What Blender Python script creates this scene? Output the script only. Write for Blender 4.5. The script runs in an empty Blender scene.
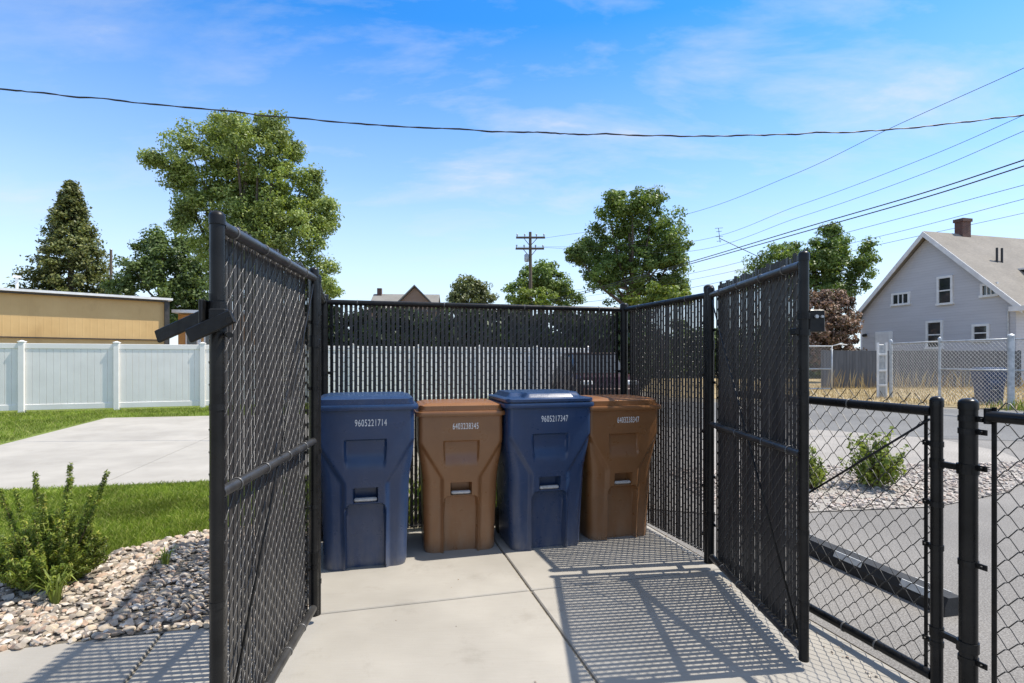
import bpy, math, random
import numpy as np
from mathutils import Vector, Matrix
random.seed(7); rng = np.random.default_rng(7)
SC = bpy.context.scene
COL = SC.collection
R = math.radians
F, HY, CZ = 554.0, 360.0, 1.40          # focal length in px, horizon row, camera height

def at(u, y, Y):                         # photo position at distance Y -> point
    return Vector(((u-512)/F*Y, Y, CZ+(HY-y)/F*Y))
def gnd(u, y, z=0.0):
    Y = F*(CZ-z)/(y-HY); return ((u-512)/F*Y, Y)

# ------------------------------------------------------------------ mesh helper
class MB:
    def __init__(s): s.v=[]; s.f=[]; s.n=0
    def add(s, v, f):
        v=np.asarray(v,float).reshape(-1,3); s.v.append(v)
        n=s.n; s.f.extend([tuple(int(i)+n for i in q) for q in f]); s.n+=len(v)
        return s
    def box(s, c, d, rz=0.0, M=None):
        x,y,z=d[0]/2,d[1]/2,d[2]/2
        v=np.array([(-x,-y,-z),(x,-y,-z),(x,y,-z),(-x,y,-z),(-x,-y,z),(x,-y,z),(x,y,z),(-x,y,z)])
        if M is not None: v=v@np.array(M.to_3x3()).T
        if rz: 
            cs,sn=math.cos(rz),math.sin(rz); v=v@np.array([[cs,sn,0],[-sn,cs,0],[0,0,1]])
        return s.add(v+np.array(c),[(0,3,2,1),(4,5,6,7),(0,1,5,4),(1,2,6,5),(2,3,7,6),(3,0,4,7)])
    def bbox(s, c, d, b=0.004, rz=0.0, M=None):      # bevelled box (chamfered edges)
        x,y,z=d[0]/2,d[1]/2,d[2]/2; b=min(b,x*.9,y*.9,z*.9)
        ring=[(-x+b,-y),(x-b,-y),(x,-y+b),(x,y-b),(x-b,y),(-x+b,y),(-x,y-b),(-x,-y+b)]
        ring2=[(p*(x-b)/x,q*(y-b)/y) for p,q in ring]
        v=[(p,q,-z) for p,q in ring2]+[(p,q,-z+b) for p,q in ring]+[(p,q,z-b) for p,q in ring]+[(p,q,z) for p,q in ring2]
        v=np.array(v)
        if M is not None: v=v@np.array(M.to_3x3()).T
        if rz:
            cs,sn=math.cos(rz),math.sin(rz); v=v@np.array([[cs,sn,0],[-sn,cs,0],[0,0,1]])
        f=[tuple(range(7,-1,-1)),tuple(range(24,32))]
        for k in range(3):
            for i in range(8): j=(i+1)%8; f.append((k*8+i,k*8+j,k*8+8+j,k*8+8+i))
        return s.add(v+np.array(c),f)
    def tube(s, pts, r, n=10, caps=True):
        P=[Vector(p) for p in pts]; m=len(P)
        rr=[r]*m if np.isscalar(r) else list(r)
        v=[];f=[];prev=None
        for i in range(m):
            t=(P[min(i+1,m-1)]-P[max(i-1,0)]).normalized()
            if prev is None:
                a=Vector((0,0,1)) if abs(t.z)<.9 else Vector((1,0,0))
                e=t.cross(a).normalized()
            else: e=(prev-t*prev.dot(t)).normalized()
            prev=e; g=t.cross(e)
            for k in range(n):
                an=2*math.pi*k/n; v.append(P[i]+(e*math.cos(an)+g*math.sin(an))*rr[i])
        for i in range(m-1):
            for k in range(n):
                j=(k+1)%n; f.append((i*n+k,i*n+j,(i+1)*n+j,(i+1)*n+k))
        if caps: f.append(tuple(range(n-1,-1,-1))); f.append(tuple((m-1)*n+k for k in range(n)))
        return s.add([tuple(q) for q in v],f)
    def lathe(s, c, prof, n=20):
        v=[];f=[]
        for r,z in prof:
            for k in range(n):
                a=2*math.pi*k/n; v.append((c[0]+r*math.cos(a),c[1]+r*math.sin(a),c[2]+z))
        for i in range(len(prof)-1):
            for k in range(n): j=(k+1)%n; f.append((i*n+k,i*n+j,(i+1)*n+j,(i+1)*n+k))
        f.append(tuple(range(n-1,-1,-1))); f.append(tuple((len(prof)-1)*n+k for k in range(n)))
        return s.add(v,f)
    def poly(s, pts, z0, z1=None):        # sheet, or prism when z1 is given
        n=len(pts)
        if z1 is None: return s.add([(p[0],p[1],z0) for p in pts],[tuple(range(n))])
        v=[(p[0],p[1],z0) for p in pts]+[(p[0],p[1],z1) for p in pts]
        f=[tuple(range(n-1,-1,-1)),tuple(range(n,2*n))]+[(i,(i+1)%n,n+(i+1)%n,n+i) for i in range(n)]
        return s.add(v,f)
    def torus(s, c, axis, R_, r, n=14, m=6):
        ax=Vector(axis).normalized(); a=Vector((0,0,1)) if abs(ax.z)<.9 else Vector((1,0,0))
        e=ax.cross(a).normalized(); g=ax.cross(e); C0=Vector(c); v=[];f=[]
        for i in range(n):
            t=2*math.pi*i/n; d=e*math.cos(t)+g*math.sin(t)
            for k in range(m):
                p=2*math.pi*k/m; v.append(tuple(C0+d*(R_+r*math.cos(p))+ax*(r*math.sin(p))))
        for i in range(n):
            for k in range(m):
                f.append((i*m+k,((i+1)%n)*m+k,((i+1)%n)*m+(k+1)%m,i*m+(k+1)%m))
        return s.add(v,f)
    def build(s, name, mat, parent=None, smooth=False, angle=None):
        me=bpy.data.meshes.new(name)
        V=np.concatenate(s.v) if s.v else np.zeros((0,3))
        me.from_pydata(V.tolist() if len(V)<50000 else [tuple(p) for p in V],[],s.f)
        if smooth:
            me.polygons.foreach_set('use_smooth',[True]*len(me.polygons))
            if angle is not None: me.set_sharp_from_angle(angle=R(angle))
        me.materials.append(mat); me.update()
        o=bpy.data.objects.new(name,me); COL.objects.link(o)
        if parent is not None: o.parent=parent
        return o

def quads(name, V, mat, parent=None, tri=False):     # V: (n,4,3) loose faces, fast path
    n,k=V.shape[0],V.shape[1]
    me=bpy.data.meshes.new(name); me.vertices.add(n*k); me.vertices.foreach_set('co',V.astype(np.float32).ravel())
    me.loops.add(n*k); me.loops.foreach_set('vertex_index',np.arange(n*k,dtype=np.int32))
    me.polygons.add(n); me.polygons.foreach_set('loop_start',np.arange(0,n*k,k,dtype=np.int32))
    me.update(calc_edges=True); me.validate(); me.materials.append(mat)
    o=bpy.data.objects.new(name,me); COL.objects.link(o)
    if parent is not None: o.parent=parent
    return o

def tag(o, label=None, cat=None, group=None, kind=None):
    if label: o['label']=label
    if cat: o['category']=cat
    if group: o['group']=group
    if kind: o['kind']=kind
    return o
def empty(name, loc, rz, label, cat, group=None):
    o=bpy.data.objects.new(name,None); o.empty_display_size=.2; COL.objects.link(o)
    o.location=loc; o.rotation_euler=(0,0,rz); return tag(o,label,cat,group)
def copy_tree(o, parent=None):
    c=o.copy(); COL.objects.link(c)
    if parent is not None: c.parent=parent
    for ch in list(o.children): copy_tree(ch,c)
    return c

# ------------------------------------------------------------------ materials
def newmat(name):
    m=bpy.data.materials.new(name); m.use_nodes=True; nt=m.node_tree
    return m,nt,nt.nodes['Principled BSDF']
def N(nt,t,**k):
    n=nt.nodes.new(t)
    for a,b in k.items():
        if a in n.inputs: n.inputs[a].default_value=b
        else: setattr(n,a,b)
    return n
def coords(nt,scale=None,obj=True):
    tc=N(nt,'ShaderNodeTexCoord'); out=tc.outputs['Object']
    if scale:
        mp=N(nt,'ShaderNodeMapping'); mp.inputs['Scale'].default_value=scale; nt.links.new(out,mp.inputs[0]); out=mp.outputs[0]
    return out
def ramp(nt,fac,stops,interp='LINEAR'):
    r=N(nt,'ShaderNodeValToRGB'); e=r.color_ramp.elements; r.color_ramp.interpolation=interp
    while len(e)<len(stops): e.new(.5)
    for i,(p,c) in enumerate(stops):
        e[i].position=p; e[i].color=(c[0],c[1],c[2],1) if not np.isscalar(c) else (c,c,c,1)
    nt.links.new(fac,r.inputs[0]); return r.outputs[0]
def mix(nt,fac,a,b,mode='MIX'):
    m=N(nt,'ShaderNodeMix',data_type='RGBA',blend_type=mode)
    for sock,val in ((m.inputs[0],fac),(m.inputs[6],a),(m.inputs[7],b)):
        if hasattr(val,'links') or isinstance(val,bpy.types.NodeSocket): nt.links.new(val,sock)
        else: sock.default_value=val if np.isscalar(val) else (*val,1)
    return m.outputs[2]
def noise(nt,co,scale,detail=4,rough=.55,dist=0):
    n=N(nt,'ShaderNodeTexNoise'); n.inputs['Scale'].default_value=scale; n.inputs['Detail'].default_value=detail
    n.inputs['Roughness'].default_value=rough; n.inputs['Distortion'].default_value=dist
    if co is not None: nt.links.new(co,n.inputs['Vector'])
    return n.outputs['Fac']
def bump(nt,b,h,strength=.3,dist=.01):
    n=N(nt,'ShaderNodeBump'); n.inputs['Strength'].default_value=strength; n.inputs['Distance'].default_value=dist
    nt.links.new(h,n.inputs['Height']); nt.links.new(n.outputs[0],b.inputs['Normal'])
def mottled(name,c1,c2,scale=6,rough=.6,metal=0,bmp=0,bscale=80,detail=5,lo=.35,hi=.65,spec=.5,rvar=0,coord=None):
    m,nt,b=newmat(name); co=coords(nt,coord)
    f=noise(nt,co,scale,detail)
    nt.links.new(ramp(nt,f,[(lo,c1),(hi,c2)]),b.inputs['Base Color'])
    b.inputs['Roughness'].default_value=rough; b.inputs['Metallic'].default_value=metal
    b.inputs['Specular IOR Level'].default_value=spec
    if rvar:
        f3=noise(nt,co,scale*2.3,4); nt.links.new(ramp(nt,f3,[(.3,rough-rvar),(.7,rough+rvar)]),b.inputs['Roughness'])
    if bmp: bump(nt,b,noise(nt,co,bscale,3),bmp,.01)
    return m
def islandmat(name,stops,rough=.5,trans=.0,tcol=None,nscale=.0,namt=.35):
    m,nt,b=newmat(name)
    g=N(nt,'ShaderNodeNewGeometry')
    col=ramp(nt,g.outputs['Random Per Island'],stops)
    if nscale:
        f=noise(nt,coords(nt),nscale,3); k=ramp(nt,f,[(.35,1-namt),(.68,1+namt)])
        col=mix(nt,1.0,col,k,'MULTIPLY')
    nt.links.new(col,b.inputs['Base Color']); b.inputs['Roughness'].default_value=rough
    b.inputs['Specular IOR Level'].default_value=.25
    if trans:
        t=N(nt,'ShaderNodeBsdfTranslucent'); tc=mix(nt,1.0,col,tcol or (1.5,1.5,.6),'MULTIPLY'); nt.links.new(tc,t.inputs[0])
        s=N(nt,'ShaderNodeMixShader'); s.inputs[0].default_value=trans
        nt.links.new(b.outputs[0],s.inputs[1]); nt.links.new(t.outputs[0],s.inputs[2])
        nt.links.new(s.outputs[0],nt.nodes['Material Output'].inputs[0])
    return m

M={}
M['pipe']=mottled('black_coated_pipe',(.007,.007,.007),(.016,.0155,.015),9,.32,0,.06,240,rvar=.1,spec=.22)
M['rail']=mottled('weathered_black_rail',(.022,.021,.020),(.05,.048,.045),7,.36,0,.05,200,rvar=.1)
M['wire']=mottled('black_vinyl_wire',(.075,.072,.068),(.125,.12,.114),14,.33,spec=.7)
M['dark_wire']=mottled('dark_vinyl_wire',(.02,.019,.018),(.04,.038,.036),14,.38)
M['slat']=mottled('black_plastic_slat',(.030,.0275,.026),(.056,.051,.047),3,.36,0,.05,60,rvar=.1,coord=(6,6,.6),spec=.28)
M['steel']=mottled('black_painted_steel',(.004,.004,.004),(.012,.012,.012),14,.42,0,.1,120,rvar=.15,spec=.25)
M['galv']=mottled('galvanised_steel',(.36,.38,.39),(.55,.56,.56),8,.48,.35,rvar=.1)
M['zinc_wire']=mottled('galvanised_wire',(.42,.43,.43),(.6,.6,.59),8,.5,.2)
M['white_vinyl']=mottled('white_vinyl',(.76,.725,.67),(.82,.785,.73),2,.4,0,.02,20,rvar=.08)
M['tan_panel_dark']=mottled('dark_corner_trim',(.03,.025,.02),(.05,.045,.04),5,.5)
M['white_paint']=mottled('white_paint',(.66,.66,.64),(.78,.78,.77),3,.5,rvar=.1)
M['trim_paint']=mottled('house_trim_paint',(.62,.61,.6),(.74,.73,.72),2,.5)
M['glass']=mottled('window_glass',(.02,.025,.028),(.05,.055,.06),.8,.06,spec=.8)
M['bark']=mottled('bark',(.06,.045,.032),(.13,.10,.075),9,.9,0,.5,40)
M['wood_pole']=mottled('weathered_pole_wood',(.09,.07,.05),(.16,.125,.09),5,.85,coord=(12,12,.8))
M['cable']=mottled('cable_sheath',(.012,.012,.013),(.03,.03,.03),10,.55)
M['rubber']=mottled('black_rubber',(.010,.010,.010),(.026,.025,.024),12,.7,0,.2,120)
M['reflect']=mottled('pale_reflector',(.5,.5,.47),(.68,.67,.63),14,.4)
M['grey_board']=mottled('grey_fence_board',(.085,.088,.094),(.125,.128,.134),1.2,.7,coord=(4,4,.5))
M['brick']=None
M['number']=mottled('white_hot_stamp',(.72,.72,.70),(.82,.82,.8),30,.5)
M['catch']=mottled('scuffed_grey_bar',(.40,.38,.35),(.58,.56,.53),30,.45,.1)

def plastic(name,c1,c2,c3):
    m,nt,b=newmat(name); co=coords(nt)
    f=noise(nt,co,3.2,6,.6); col=ramp(nt,f,[(.3,c1),(.7,c2)])
    f2=noise(nt,coords(nt,(3,3,22)),4,5,.7); sc=ramp(nt,f2,[(.60,0.),(.78,.35)])
    col=mix(nt,sc,col,c3)
    f4=noise(nt,coords(nt,(30,30,2.2)),3,5,.7); sc4=ramp(nt,f4,[(.62,0.),(.8,.22)])
    col=mix(nt,sc4,col,c3)
    dz=N(nt,'ShaderNodeSeparateXYZ'); nt.links.new(co,dz.inputs[0])
    dd=N(nt,'ShaderNodeMath',operation='MULTIPLY'); nt.links.new(ramp(nt,dz.outputs[2],[(0.,.5),(.08,.22),(.42,.07),(.8,.03)]),dd.inputs[0]); nt.links.new(ramp(nt,noise(nt,coords(nt,(5,5,1.6)),2.2,7,.7),[(.36,.1),(.68,1.)]),dd.inputs[1])
    col=mix(nt,dd.outputs[0],col,(.30,.27,.22))
    nt.links.new(col,b.inputs['Base Color'])
    nt.links.new(ramp(nt,noise(nt,co,9,5,.6),[(.3,.24),(.7,.42)]),b.inputs['Roughness'])
    b.inputs['Specular IOR Level'].default_value=.55
    bump(nt,b,noise(nt,co,260,3),.10,.004)
    return m
M['blue']=plastic('blue_bin_plastic',(.008,.030,.088),(.013,.043,.120),(.12,.155,.22))
M['brown']=plastic('brown_bin_plastic',(.20,.087,.030),(.26,.115,.041),(.36,.24,.15))

def concrete(name,a,bc,sp=.06,seed=0.):
    m,nt,b=newmat(name)
    tc=N(nt,'ShaderNodeTexCoord'); g=N(nt,'ShaderNodeNewGeometry'); co=g.outputs['Position']
    f=noise(nt,co,1.1,7,.62); col=ramp(nt,f,[(.3,a),(.72,bc)])
    br=noise(nt,_map(nt,co,(2,90,1),15),3,4,.6); col=mix(nt,.22,col,ramp(nt,br,[(.3,(a[0]*.8,a[1]*.8,a[2]*.8)),(.7,bc)]))
    st=noise(nt,co,2.6,8,.74,.25); col=mix(nt,ramp(nt,st,[(.56,0.),(.76,.45)]),col,(a[0]*.62,a[1]*.60,a[2]*.56))
    bl=noise(nt,co,.55,4,.6); col=mix(nt,1.,col,ramp(nt,bl,[(.3,.84),(.7,1.08)]),'MULTIPLY')
    sp_=noise(nt,co,160,2,.5); col=mix(nt,ramp(nt,sp_,[(.66,0.),(.74,.35)]),col,(.2,.19,.17))
    nt.links.new(col,b.inputs['Base Color']); b.inputs['Roughness'].default_value=.82; b.inputs['Specular IOR Level'].default_value=.3
    ad=N(nt,'ShaderNodeMath',operation='ADD'); nt.links.new(br,ad.inputs[0]); nt.links.new(noise(nt,co,120,3),ad.inputs[1])
    bump(nt,b,ad.outputs[0],.16,.004)
    return m
def _map(nt,co,scale,rot=0):
    mp=N(nt,'ShaderNodeMapping'); mp.inputs['Scale'].default_value=scale; mp.inputs['Rotation'].default_value=(0,0,-R(rot))
    nt.links.new(co,mp.inputs[0]); return mp.outputs[0]
M['concrete']=concrete('broom_finished_concrete',(.325,.301,.262),(.40,.373,.328))
M['drive']=concrete('driveway_concrete',(.36,.332,.288),(.42,.39,.34))
def ground_mat(name,c,fine=90,big=.5,bs=.35,rough=.95):
    m,nt,b=newmat(name); co=N(nt,'ShaderNodeNewGeometry').outputs['Position']
    f1=noise(nt,co,fine,3,.6); f2=noise(nt,co,big,5,.6)
    col=ramp(nt,f1,[(.32,c[0]),(.5,c[1]),(.68,c[2])])
    col=mix(nt,1.0,col,ramp(nt,f2,[(.3,.82),(.7,1.12)]),'MULTIPLY')
    nt.links.new(col,b.inputs['Base Color']); b.inputs['Roughness'].default_value=rough; b.inputs['Specular IOR Level'].default_value=.2
    bump(nt,b,f1,bs,.01); return m
M['dirt']=ground_mat('dry_ground',[(.17,.145,.11),(.25,.22,.17),(.33,.30,.24)],45)
M['asphalt']=ground_mat('worn_asphalt',[(.14,.13,.12),(.205,.192,.177),(.31,.295,.272)],110,.7)
M['road']=ground_mat('alley_asphalt',[(.12,.118,.115),(.165,.162,.156),(.22,.215,.206)],60,.4)
M['bed']=ground_mat('fine_gravel',[(.19,.172,.15),(.31,.287,.257),(.43,.40,.365)],60,.8)
M['soil']=ground_mat('turf_soil',[(.09,.12,.022),(.14,.18,.035),(.19,.22,.06)],60,.6)
M['drygrass_ground']=ground_mat('dry_lawn',[(.22,.16,.08),(.34,.26,.14),(.44,.35,.2)],30,.5)
M['rocksoil']=ground_mat('bed_soil',[(.10,.085,.065),(.16,.14,.11),(.25,.22,.18)],70)
M['rock']=islandmat('river_rock',[(0,(.17,.145,.125)),(.2,(.32,.275,.225)),(.42,(.46,.38,.275)),(.55,(.36,.24,.17)),(.72,(.49,.425,.345)),(.88,(.56,.51,.44)),(1,(.42,.32,.245))],.75,nscale=28,namt=.22)
M['pebble']=islandmat('pale_rock',[(0,(.26,.23,.20)),(.3,(.42,.37,.32)),(.6,(.52,.46,.41)),(.8,(.38,.28,.22)),(1,(.60,.56,.52))],.8)
M['grass']=islandmat('grass_blade',[(0,(.13,.19,.022)),(.5,(.21,.275,.036)),(.85,(.28,.33,.07)),(1,(.38,.35,.14))],.5,.35,(1.1,1.2,.5),1.1,.40)
M['dry']=islandmat('dry_grass_blade',[(0,(.30,.21,.10)),(.5,(.42,.32,.17)),(1,(.52,.44,.27))],.8,.25,(1.1,1.05,.8))
def leaf(name,d,m_,l,trans=.3,ns=.5): return islandmat(name,[(0,d),(.5,m_),(1,l)],.45,trans,None,ns,.3)
M['poplar']=leaf('poplar_leaf',(0.138,0.189,0.046),(0.218,0.278,0.074),(0.334,0.380,0.137))
M['conifer']=leaf('conifer_needles',(0.074,0.095,0.031),(0.134,0.158,0.050),(0.242,0.233,0.083),.2)
M['maple']=leaf('maple_leaf',(0.077,0.130,0.031),(0.133,0.201,0.050),(0.225,0.288,0.090))
M['darktree']=leaf('dark_leaf',(0.061,0.099,0.032),(0.106,0.152,0.048),(0.167,0.221,0.073))
M['limetree']=leaf('bright_leaf',(0.1, 0.15, 0.025),(0.16, 0.22, 0.04),(0.24, 0.28, 0.08))
M['olive']=leaf('olive_leaf',(0.103,0.127,0.052),(0.149,0.172,0.069),(0.218,0.230,0.115))
M['maroon']=islandmat('copper_leaf',[(0,(0.078,0.078,0.039)),(.3,(0.169,0.117,0.072)),(.6,(0.286,0.189,0.150)),(1,(0.468,0.325,0.247))],.5,.25,(1.2,1.1,.9),.9,.4)
M['hedge']=leaf('hedge_leaf',(0.018,0.033,0.012),(0.033,0.057,0.018),(0.060,0.090,0.030),.15)
M['yew']=islandmat('yew_needles',[(0,(0.081,0.122,0.026)),(.4,(0.163,0.227,0.043)),(.8,(0.309,0.374,0.073)),(1,(0.488,0.455,0.130))],.45,.4,None,5,.35)
M['shrub']=islandmat('shrub_leaf',[(0,(.10,.14,.025)),(.5,(.18,.23,.05)),(1,(.29,.33,.09))],.4,.35,None,5,.25)
M['twig']=mottled('twig',(.09,.06,.035),(.15,.10,.06),20,.85)

# ------------------------------------------------------------------ setting: ground and paving
TH=R(15); E1=np.array((math.cos(TH),math.sin(TH))); E2=np.array((-math.sin(TH),math.cos(TH)))
LH=np.array((-1.054,2.95))
def loc(a,b): p=LH+E1*a+E2*b; return (float(p[0]),float(p[1]))
tag(MB().poly([(-400,-300),(400,-300),(400,700),(-400,700)],-.014).build('ground',M['dirt']),kind='structure')
low=2.60
asph=[loc(low,-8),loc(low,.4),loc(2.62,12.6),loc(30,8),loc(30,-8)]
tag(MB().poly([loc(2.60,-10),loc(2.60,2.0),loc(2.60,11),(14.5,11.2),(30,4),(30,-8)],-.010).build('asphalt_lot',M['asphalt']),kind='structure')
tag(MB().poly([(2.2,11.0),(9.5,9.5),(40,2),(60,3),(60,12),(13.6,15.4),(10.2,17.6),(2.2,19.4)],-.005).build('alley_road',M['road']),kind='structure')
bed=[(1.95,5.0),(2.77,5.12),(4.05,5.3),(5.2,5.85),(6.0,6.45),(6.9,7.3),(7.5,8.5),(7.6,9.9),(6.2,11.1),(2.6,11.6),(.6,12),(.5,5.5)]
tag(MB().poly(bed,-.001).build('gravel_bed',M['bed']),kind='structure')
tag(MB().poly([(10.5,18.0),(13.9,15.9),(40,9),(75,20),(75,60),(6,60),(6,21)],-.002).build('dry_lawn',M['drygrass_ground']),kind='structure')
# lawn and rock bed on the left
lawn=[(-40,-8),(-5.5,2.0),(-3.6,3.3),(-3.3,3.62),(-3.0,3.9),(-2.55,4.5),(-1.9,4.78),(-1.2,4.95),(-1.6,7.2),(-3.4,15.0),(1,20.5),(-2,21),(-40,7)]
tag(MB().poly(lawn,-.009).build('lawn',M['soil']),kind='structure')
rbed=[loc(-9,.09),loc(-.02,.09),(-1.25,3.3),(-1.55,4.35),(-1.2,4.95),(-1.9,4.78),(-2.55,4.5),(-3.0,3.9),(-3.3,3.62),(-3.6,3.3),(-5.5,2.0)]
tag(MB().poly(rbed,-.004).build('rock_bed',M['rocksoil']),kind='structure')
# concrete slabs with real joints (10 mm gaps)
def slab(name,a0,a1,b0,b1,mat,g=.007,z=0.0):
    c=loc((a0+a1)/2,(b0+b1)/2)
    o=MB().bbox((0,0,-.06),(a1-a0-2*g,b1-b0-2*g,.12),.006).build(name,mat); o.location=(c[0],c[1],z); o.rotation_euler=(0,0,TH)
    return tag(o,kind='structure')
AJ=[-4.7,-2.73,-.745,1.237,2.585]; BJ=[-6.0,-3.9,-1.85,.106]
for i in range(4):
    for j in range(3): slab('concrete_path',AJ[i],AJ[i+1],BJ[j],BJ[j+1],M['concrete'])
slab('concrete_pad',-.10,1.237,.106,1.47,M['concrete']); slab('concrete_pad',1.237,2.585,.106,1.47,M['concrete'])
def quad_slab(pts,name='driveway'):
    return tag(MB().poly(pts,-.1,.0).build(name,M['drive']),kind='structure')
quad_slab([(-7.3,5.58),(-4.62,6.16),(-6.45,14.14),(-9.8,13.4)]); quad_slab([(-4.61,6.163),(-1.9,6.75),(-3.4,14.8),(-6.44,14.143)])
quad_slab([(-7.31,5.57),(-4.62,6.15),(-4.61,6.14),(-7.28,5.5)],'driveway_edge')

# ------------------------------------------------------------------ scatter: rocks and grass
def inpoly(P,poly):
    x,y=P[:,0],P[:,1]; ins=np.zeros(len(P),bool); n=len(poly)
    for i in range(n):
        x1,y1=poly[i]; x2,y2=poly[(i+1)%n]
        c=((y1>y)!=(y2>y))&(x<(x2-x1)*(y-y1)/((y2-y1)+1e-12)+x1); ins^=c
    return ins
def scatter(poly,n,box):
    P=rng.uniform((box[0],box[1]),(box[2],box[3]),(n,2)); return P[inpoly(P,poly)]
import bmesh
def ico(sub=1):
    bm=bmesh.new(); bmesh.ops.create_icosphere(bm,subdivisions=sub,radius=1.0)
    v=np.array([q.co[:] for q in bm.verts]); f=np.array([[q.index for q in p.verts] for p in bm.faces]); bm.free(); return v,f
def rocks(name,P,smin,smax,mat,label,cat,z=0.,flat=.6):
    v,f=ico(2); nV=len(v); VS=[];FS=[]
    for k,(x,y) in enumerate(P):
        s=smin+(smax-smin)*rng.random()**1.8
        dirs=rng.normal(size=(11,3)); dirs/=np.linalg.norm(dirs,axis=1)[:,None]
        w=v.copy()
        for d in dirs:                      # facet the pebble a little
            t=w@d; lim=rng.uniform(.50,.85); ex=np.clip(t-lim,0,None); w-=ex[:,None]*d*1.0
        w*=s*np.array((1,rng.uniform(.6,.95),flat*rng.uniform(.7,1.15)))
        a=rng.uniform(0,6.28); t=rng.uniform(-.4,.4); ca,sa=math.cos(a),math.sin(a); ct,st=math.cos(t),math.sin(t)
        w=w@np.array([[1,0,0],[0,ct,st],[0,-st,ct]])@np.array([[ca,sa,0],[-sa,ca,0],[0,0,1]])
        w+=np.array((x,y,z+s*flat*rng.uniform(.15,.75))); VS.append(w); FS.append(f+k*nV)
    V=np.concatenate(VS); Fc=np.concatenate(FS)
    me=bpy.data.meshes.new(name); me.vertices.add(len(V)); me.vertices.foreach_set('co',V.astype(np.float32).ravel())
    me.loops.add(Fc.size); me.loops.foreach_set('vertex_index',Fc.astype(np.int32).ravel())
    me.polygons.add(len(Fc)); me.polygons.foreach_set('loop_start',np.arange(0,Fc.size,3,dtype=np.int32)); 
    me.update(calc_edges=True); me.polygons.foreach_set('use_smooth',[True]*len(Fc)); me.set_sharp_from_angle(angle=R(24)); me.materials.append(mat)
    o=bpy.data.objects.new(name,me); COL.objects.link(o); return tag(o,label,cat,kind='stuff')
P=scatter(rbed,15000,(-5.2,1.6,-1.1,5.0)); vis=P[(P[:,0]>-3.9)]
rocks('river_rocks',vis[:7400],.014,.040,M['rock'],'tan and grey river rocks covering the bed beside the left gate','rocks')
P=scatter(bed,12000,(1.9,4.9,7.0,7.6)); P=P[P[:,1]<6.9+.1*P[:,0]]
rocks('pale_rocks',P[:3400],.014,.036,M['pebble'],'pale crushed rocks around the shrubs in the asphalt island','rocks')
strip=[loc(-.6,1.5),loc(3.0,1.5),loc(3.0,2.3),loc(-.6,2.3)]
P=scatter(strip,2600,(-3,3.5,2.5,6.5)); rocks('fence_rocks',P[:1500],.014,.036,M['pebble'],'pale rocks strewn along the ground behind the bins','rocks')

def blades(name,P,h0,h1,w,mat,label,cat,z=0.,lean=.45):
    n=len(P); a=rng.uniform(0,6.283,n); h=rng.uniform(h0,h1,n); l=rng.normal(0,lean,(n,2))*h[:,None]
    dx=np.stack([np.cos(a),np.sin(a)],1)*w*.5
    V=np.zeros((n,4,3)); V[:,0,:2]=P-dx; V[:,1,:2]=P+dx; V[:,2,:2]=P+l*.5+dx*.7; V[:,3,:2]=P+l
    V[:,0,2]=V[:,1,2]=z-.005; V[:,2,2]=z+h*.6; V[:,3,2]=z+h
    o=quads(name,V,mat); return tag(o,label,cat,kind='stuff')
near=[(-8,1.0),(-5.5,2.0),(-3.6,3.3),(-3.3,3.62),(-3.0,3.9),(-2.55,4.5),(-1.9,4.78),(-1.3,4.95),(-1.75,6.7),(-7.3,5.5),(-9,5.0)]
P=scatter(near,190000,(-6.6,3.0,-1.3,6.8))
blades('grass',P,.02,.055,.0042,M['grass'],'short mown grass between the rock bed and the driveway','grass')
far=[(-1.9,14.9),(-3.4,14.86),(-9.9,13.42),(-7.4,5.5),(-9,5.0),(-18,6),(-22,11.2),(-13.1,14.55),(-9.04,16.1),(-1,19.1)]
P=scatter(far,160000,(-17,5,-1.5,19)); 
blades('far_grass',P,.03,.08,.010,M['grass'],'green lawn in front of the white vinyl fence','grass')
dg=[(10.9,18.4),(13.9,16.1),(30,12.0),(34,30),(8,31)]
P=scatter(dg,26000,(9,12,32,31)); blades('dry_grass',P,.04,.17,.02,M['dry'],'dry yellow grass behind the silver chain-link fence','grass',lean=.35)
P=np.stack([rng.uniform(15.3,26,420),rng.normal(26.9,.3,420)],1); blades('dry_weeds',P,.2,1.05,.018,M['dry'],'tall dry weeds along the foot of the grey board fence','weeds',lean=.16)
P=np.array(loc(0,1.72))+np.outer(rng.uniform(-.3,2.6,900),E1)+np.outer(rng.normal(0,.09,900),E2)
blades('weeds',P,.1,.55,.012,M['shrub'],'green weeds growing just behind the bins and the back fence','weeds',lean=.22)
P=np.array([(14.6,15.5)])+rng.normal(0,(.5,.3),(320,2)); blades('green_weeds',P,.08,.36,.02,M['shrub'],'green weeds at the foot of the silver corner post','weeds',lean=.25)

PB=[]
for a0,b0,da,db,n in ((2.50,.05,.10,1.35,70),(.0,1.42,2.45,.05,60),(-.08,.15,.08,1.2,30),(2.40,-1.9,.16,1.9,90),(.2,-2,2.2,3.3,26)):
    q=rng.random((n,2)); PB.append(LH+np.outer(a0+q[:,0]*da,E1)+np.outer(b0+q[:,1]*db,E2))
rocks('grit',np.concatenate(PB),.003,.010,M['rock'],'small grit and pebbles scattered on the concrete along the fences','grit')
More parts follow.
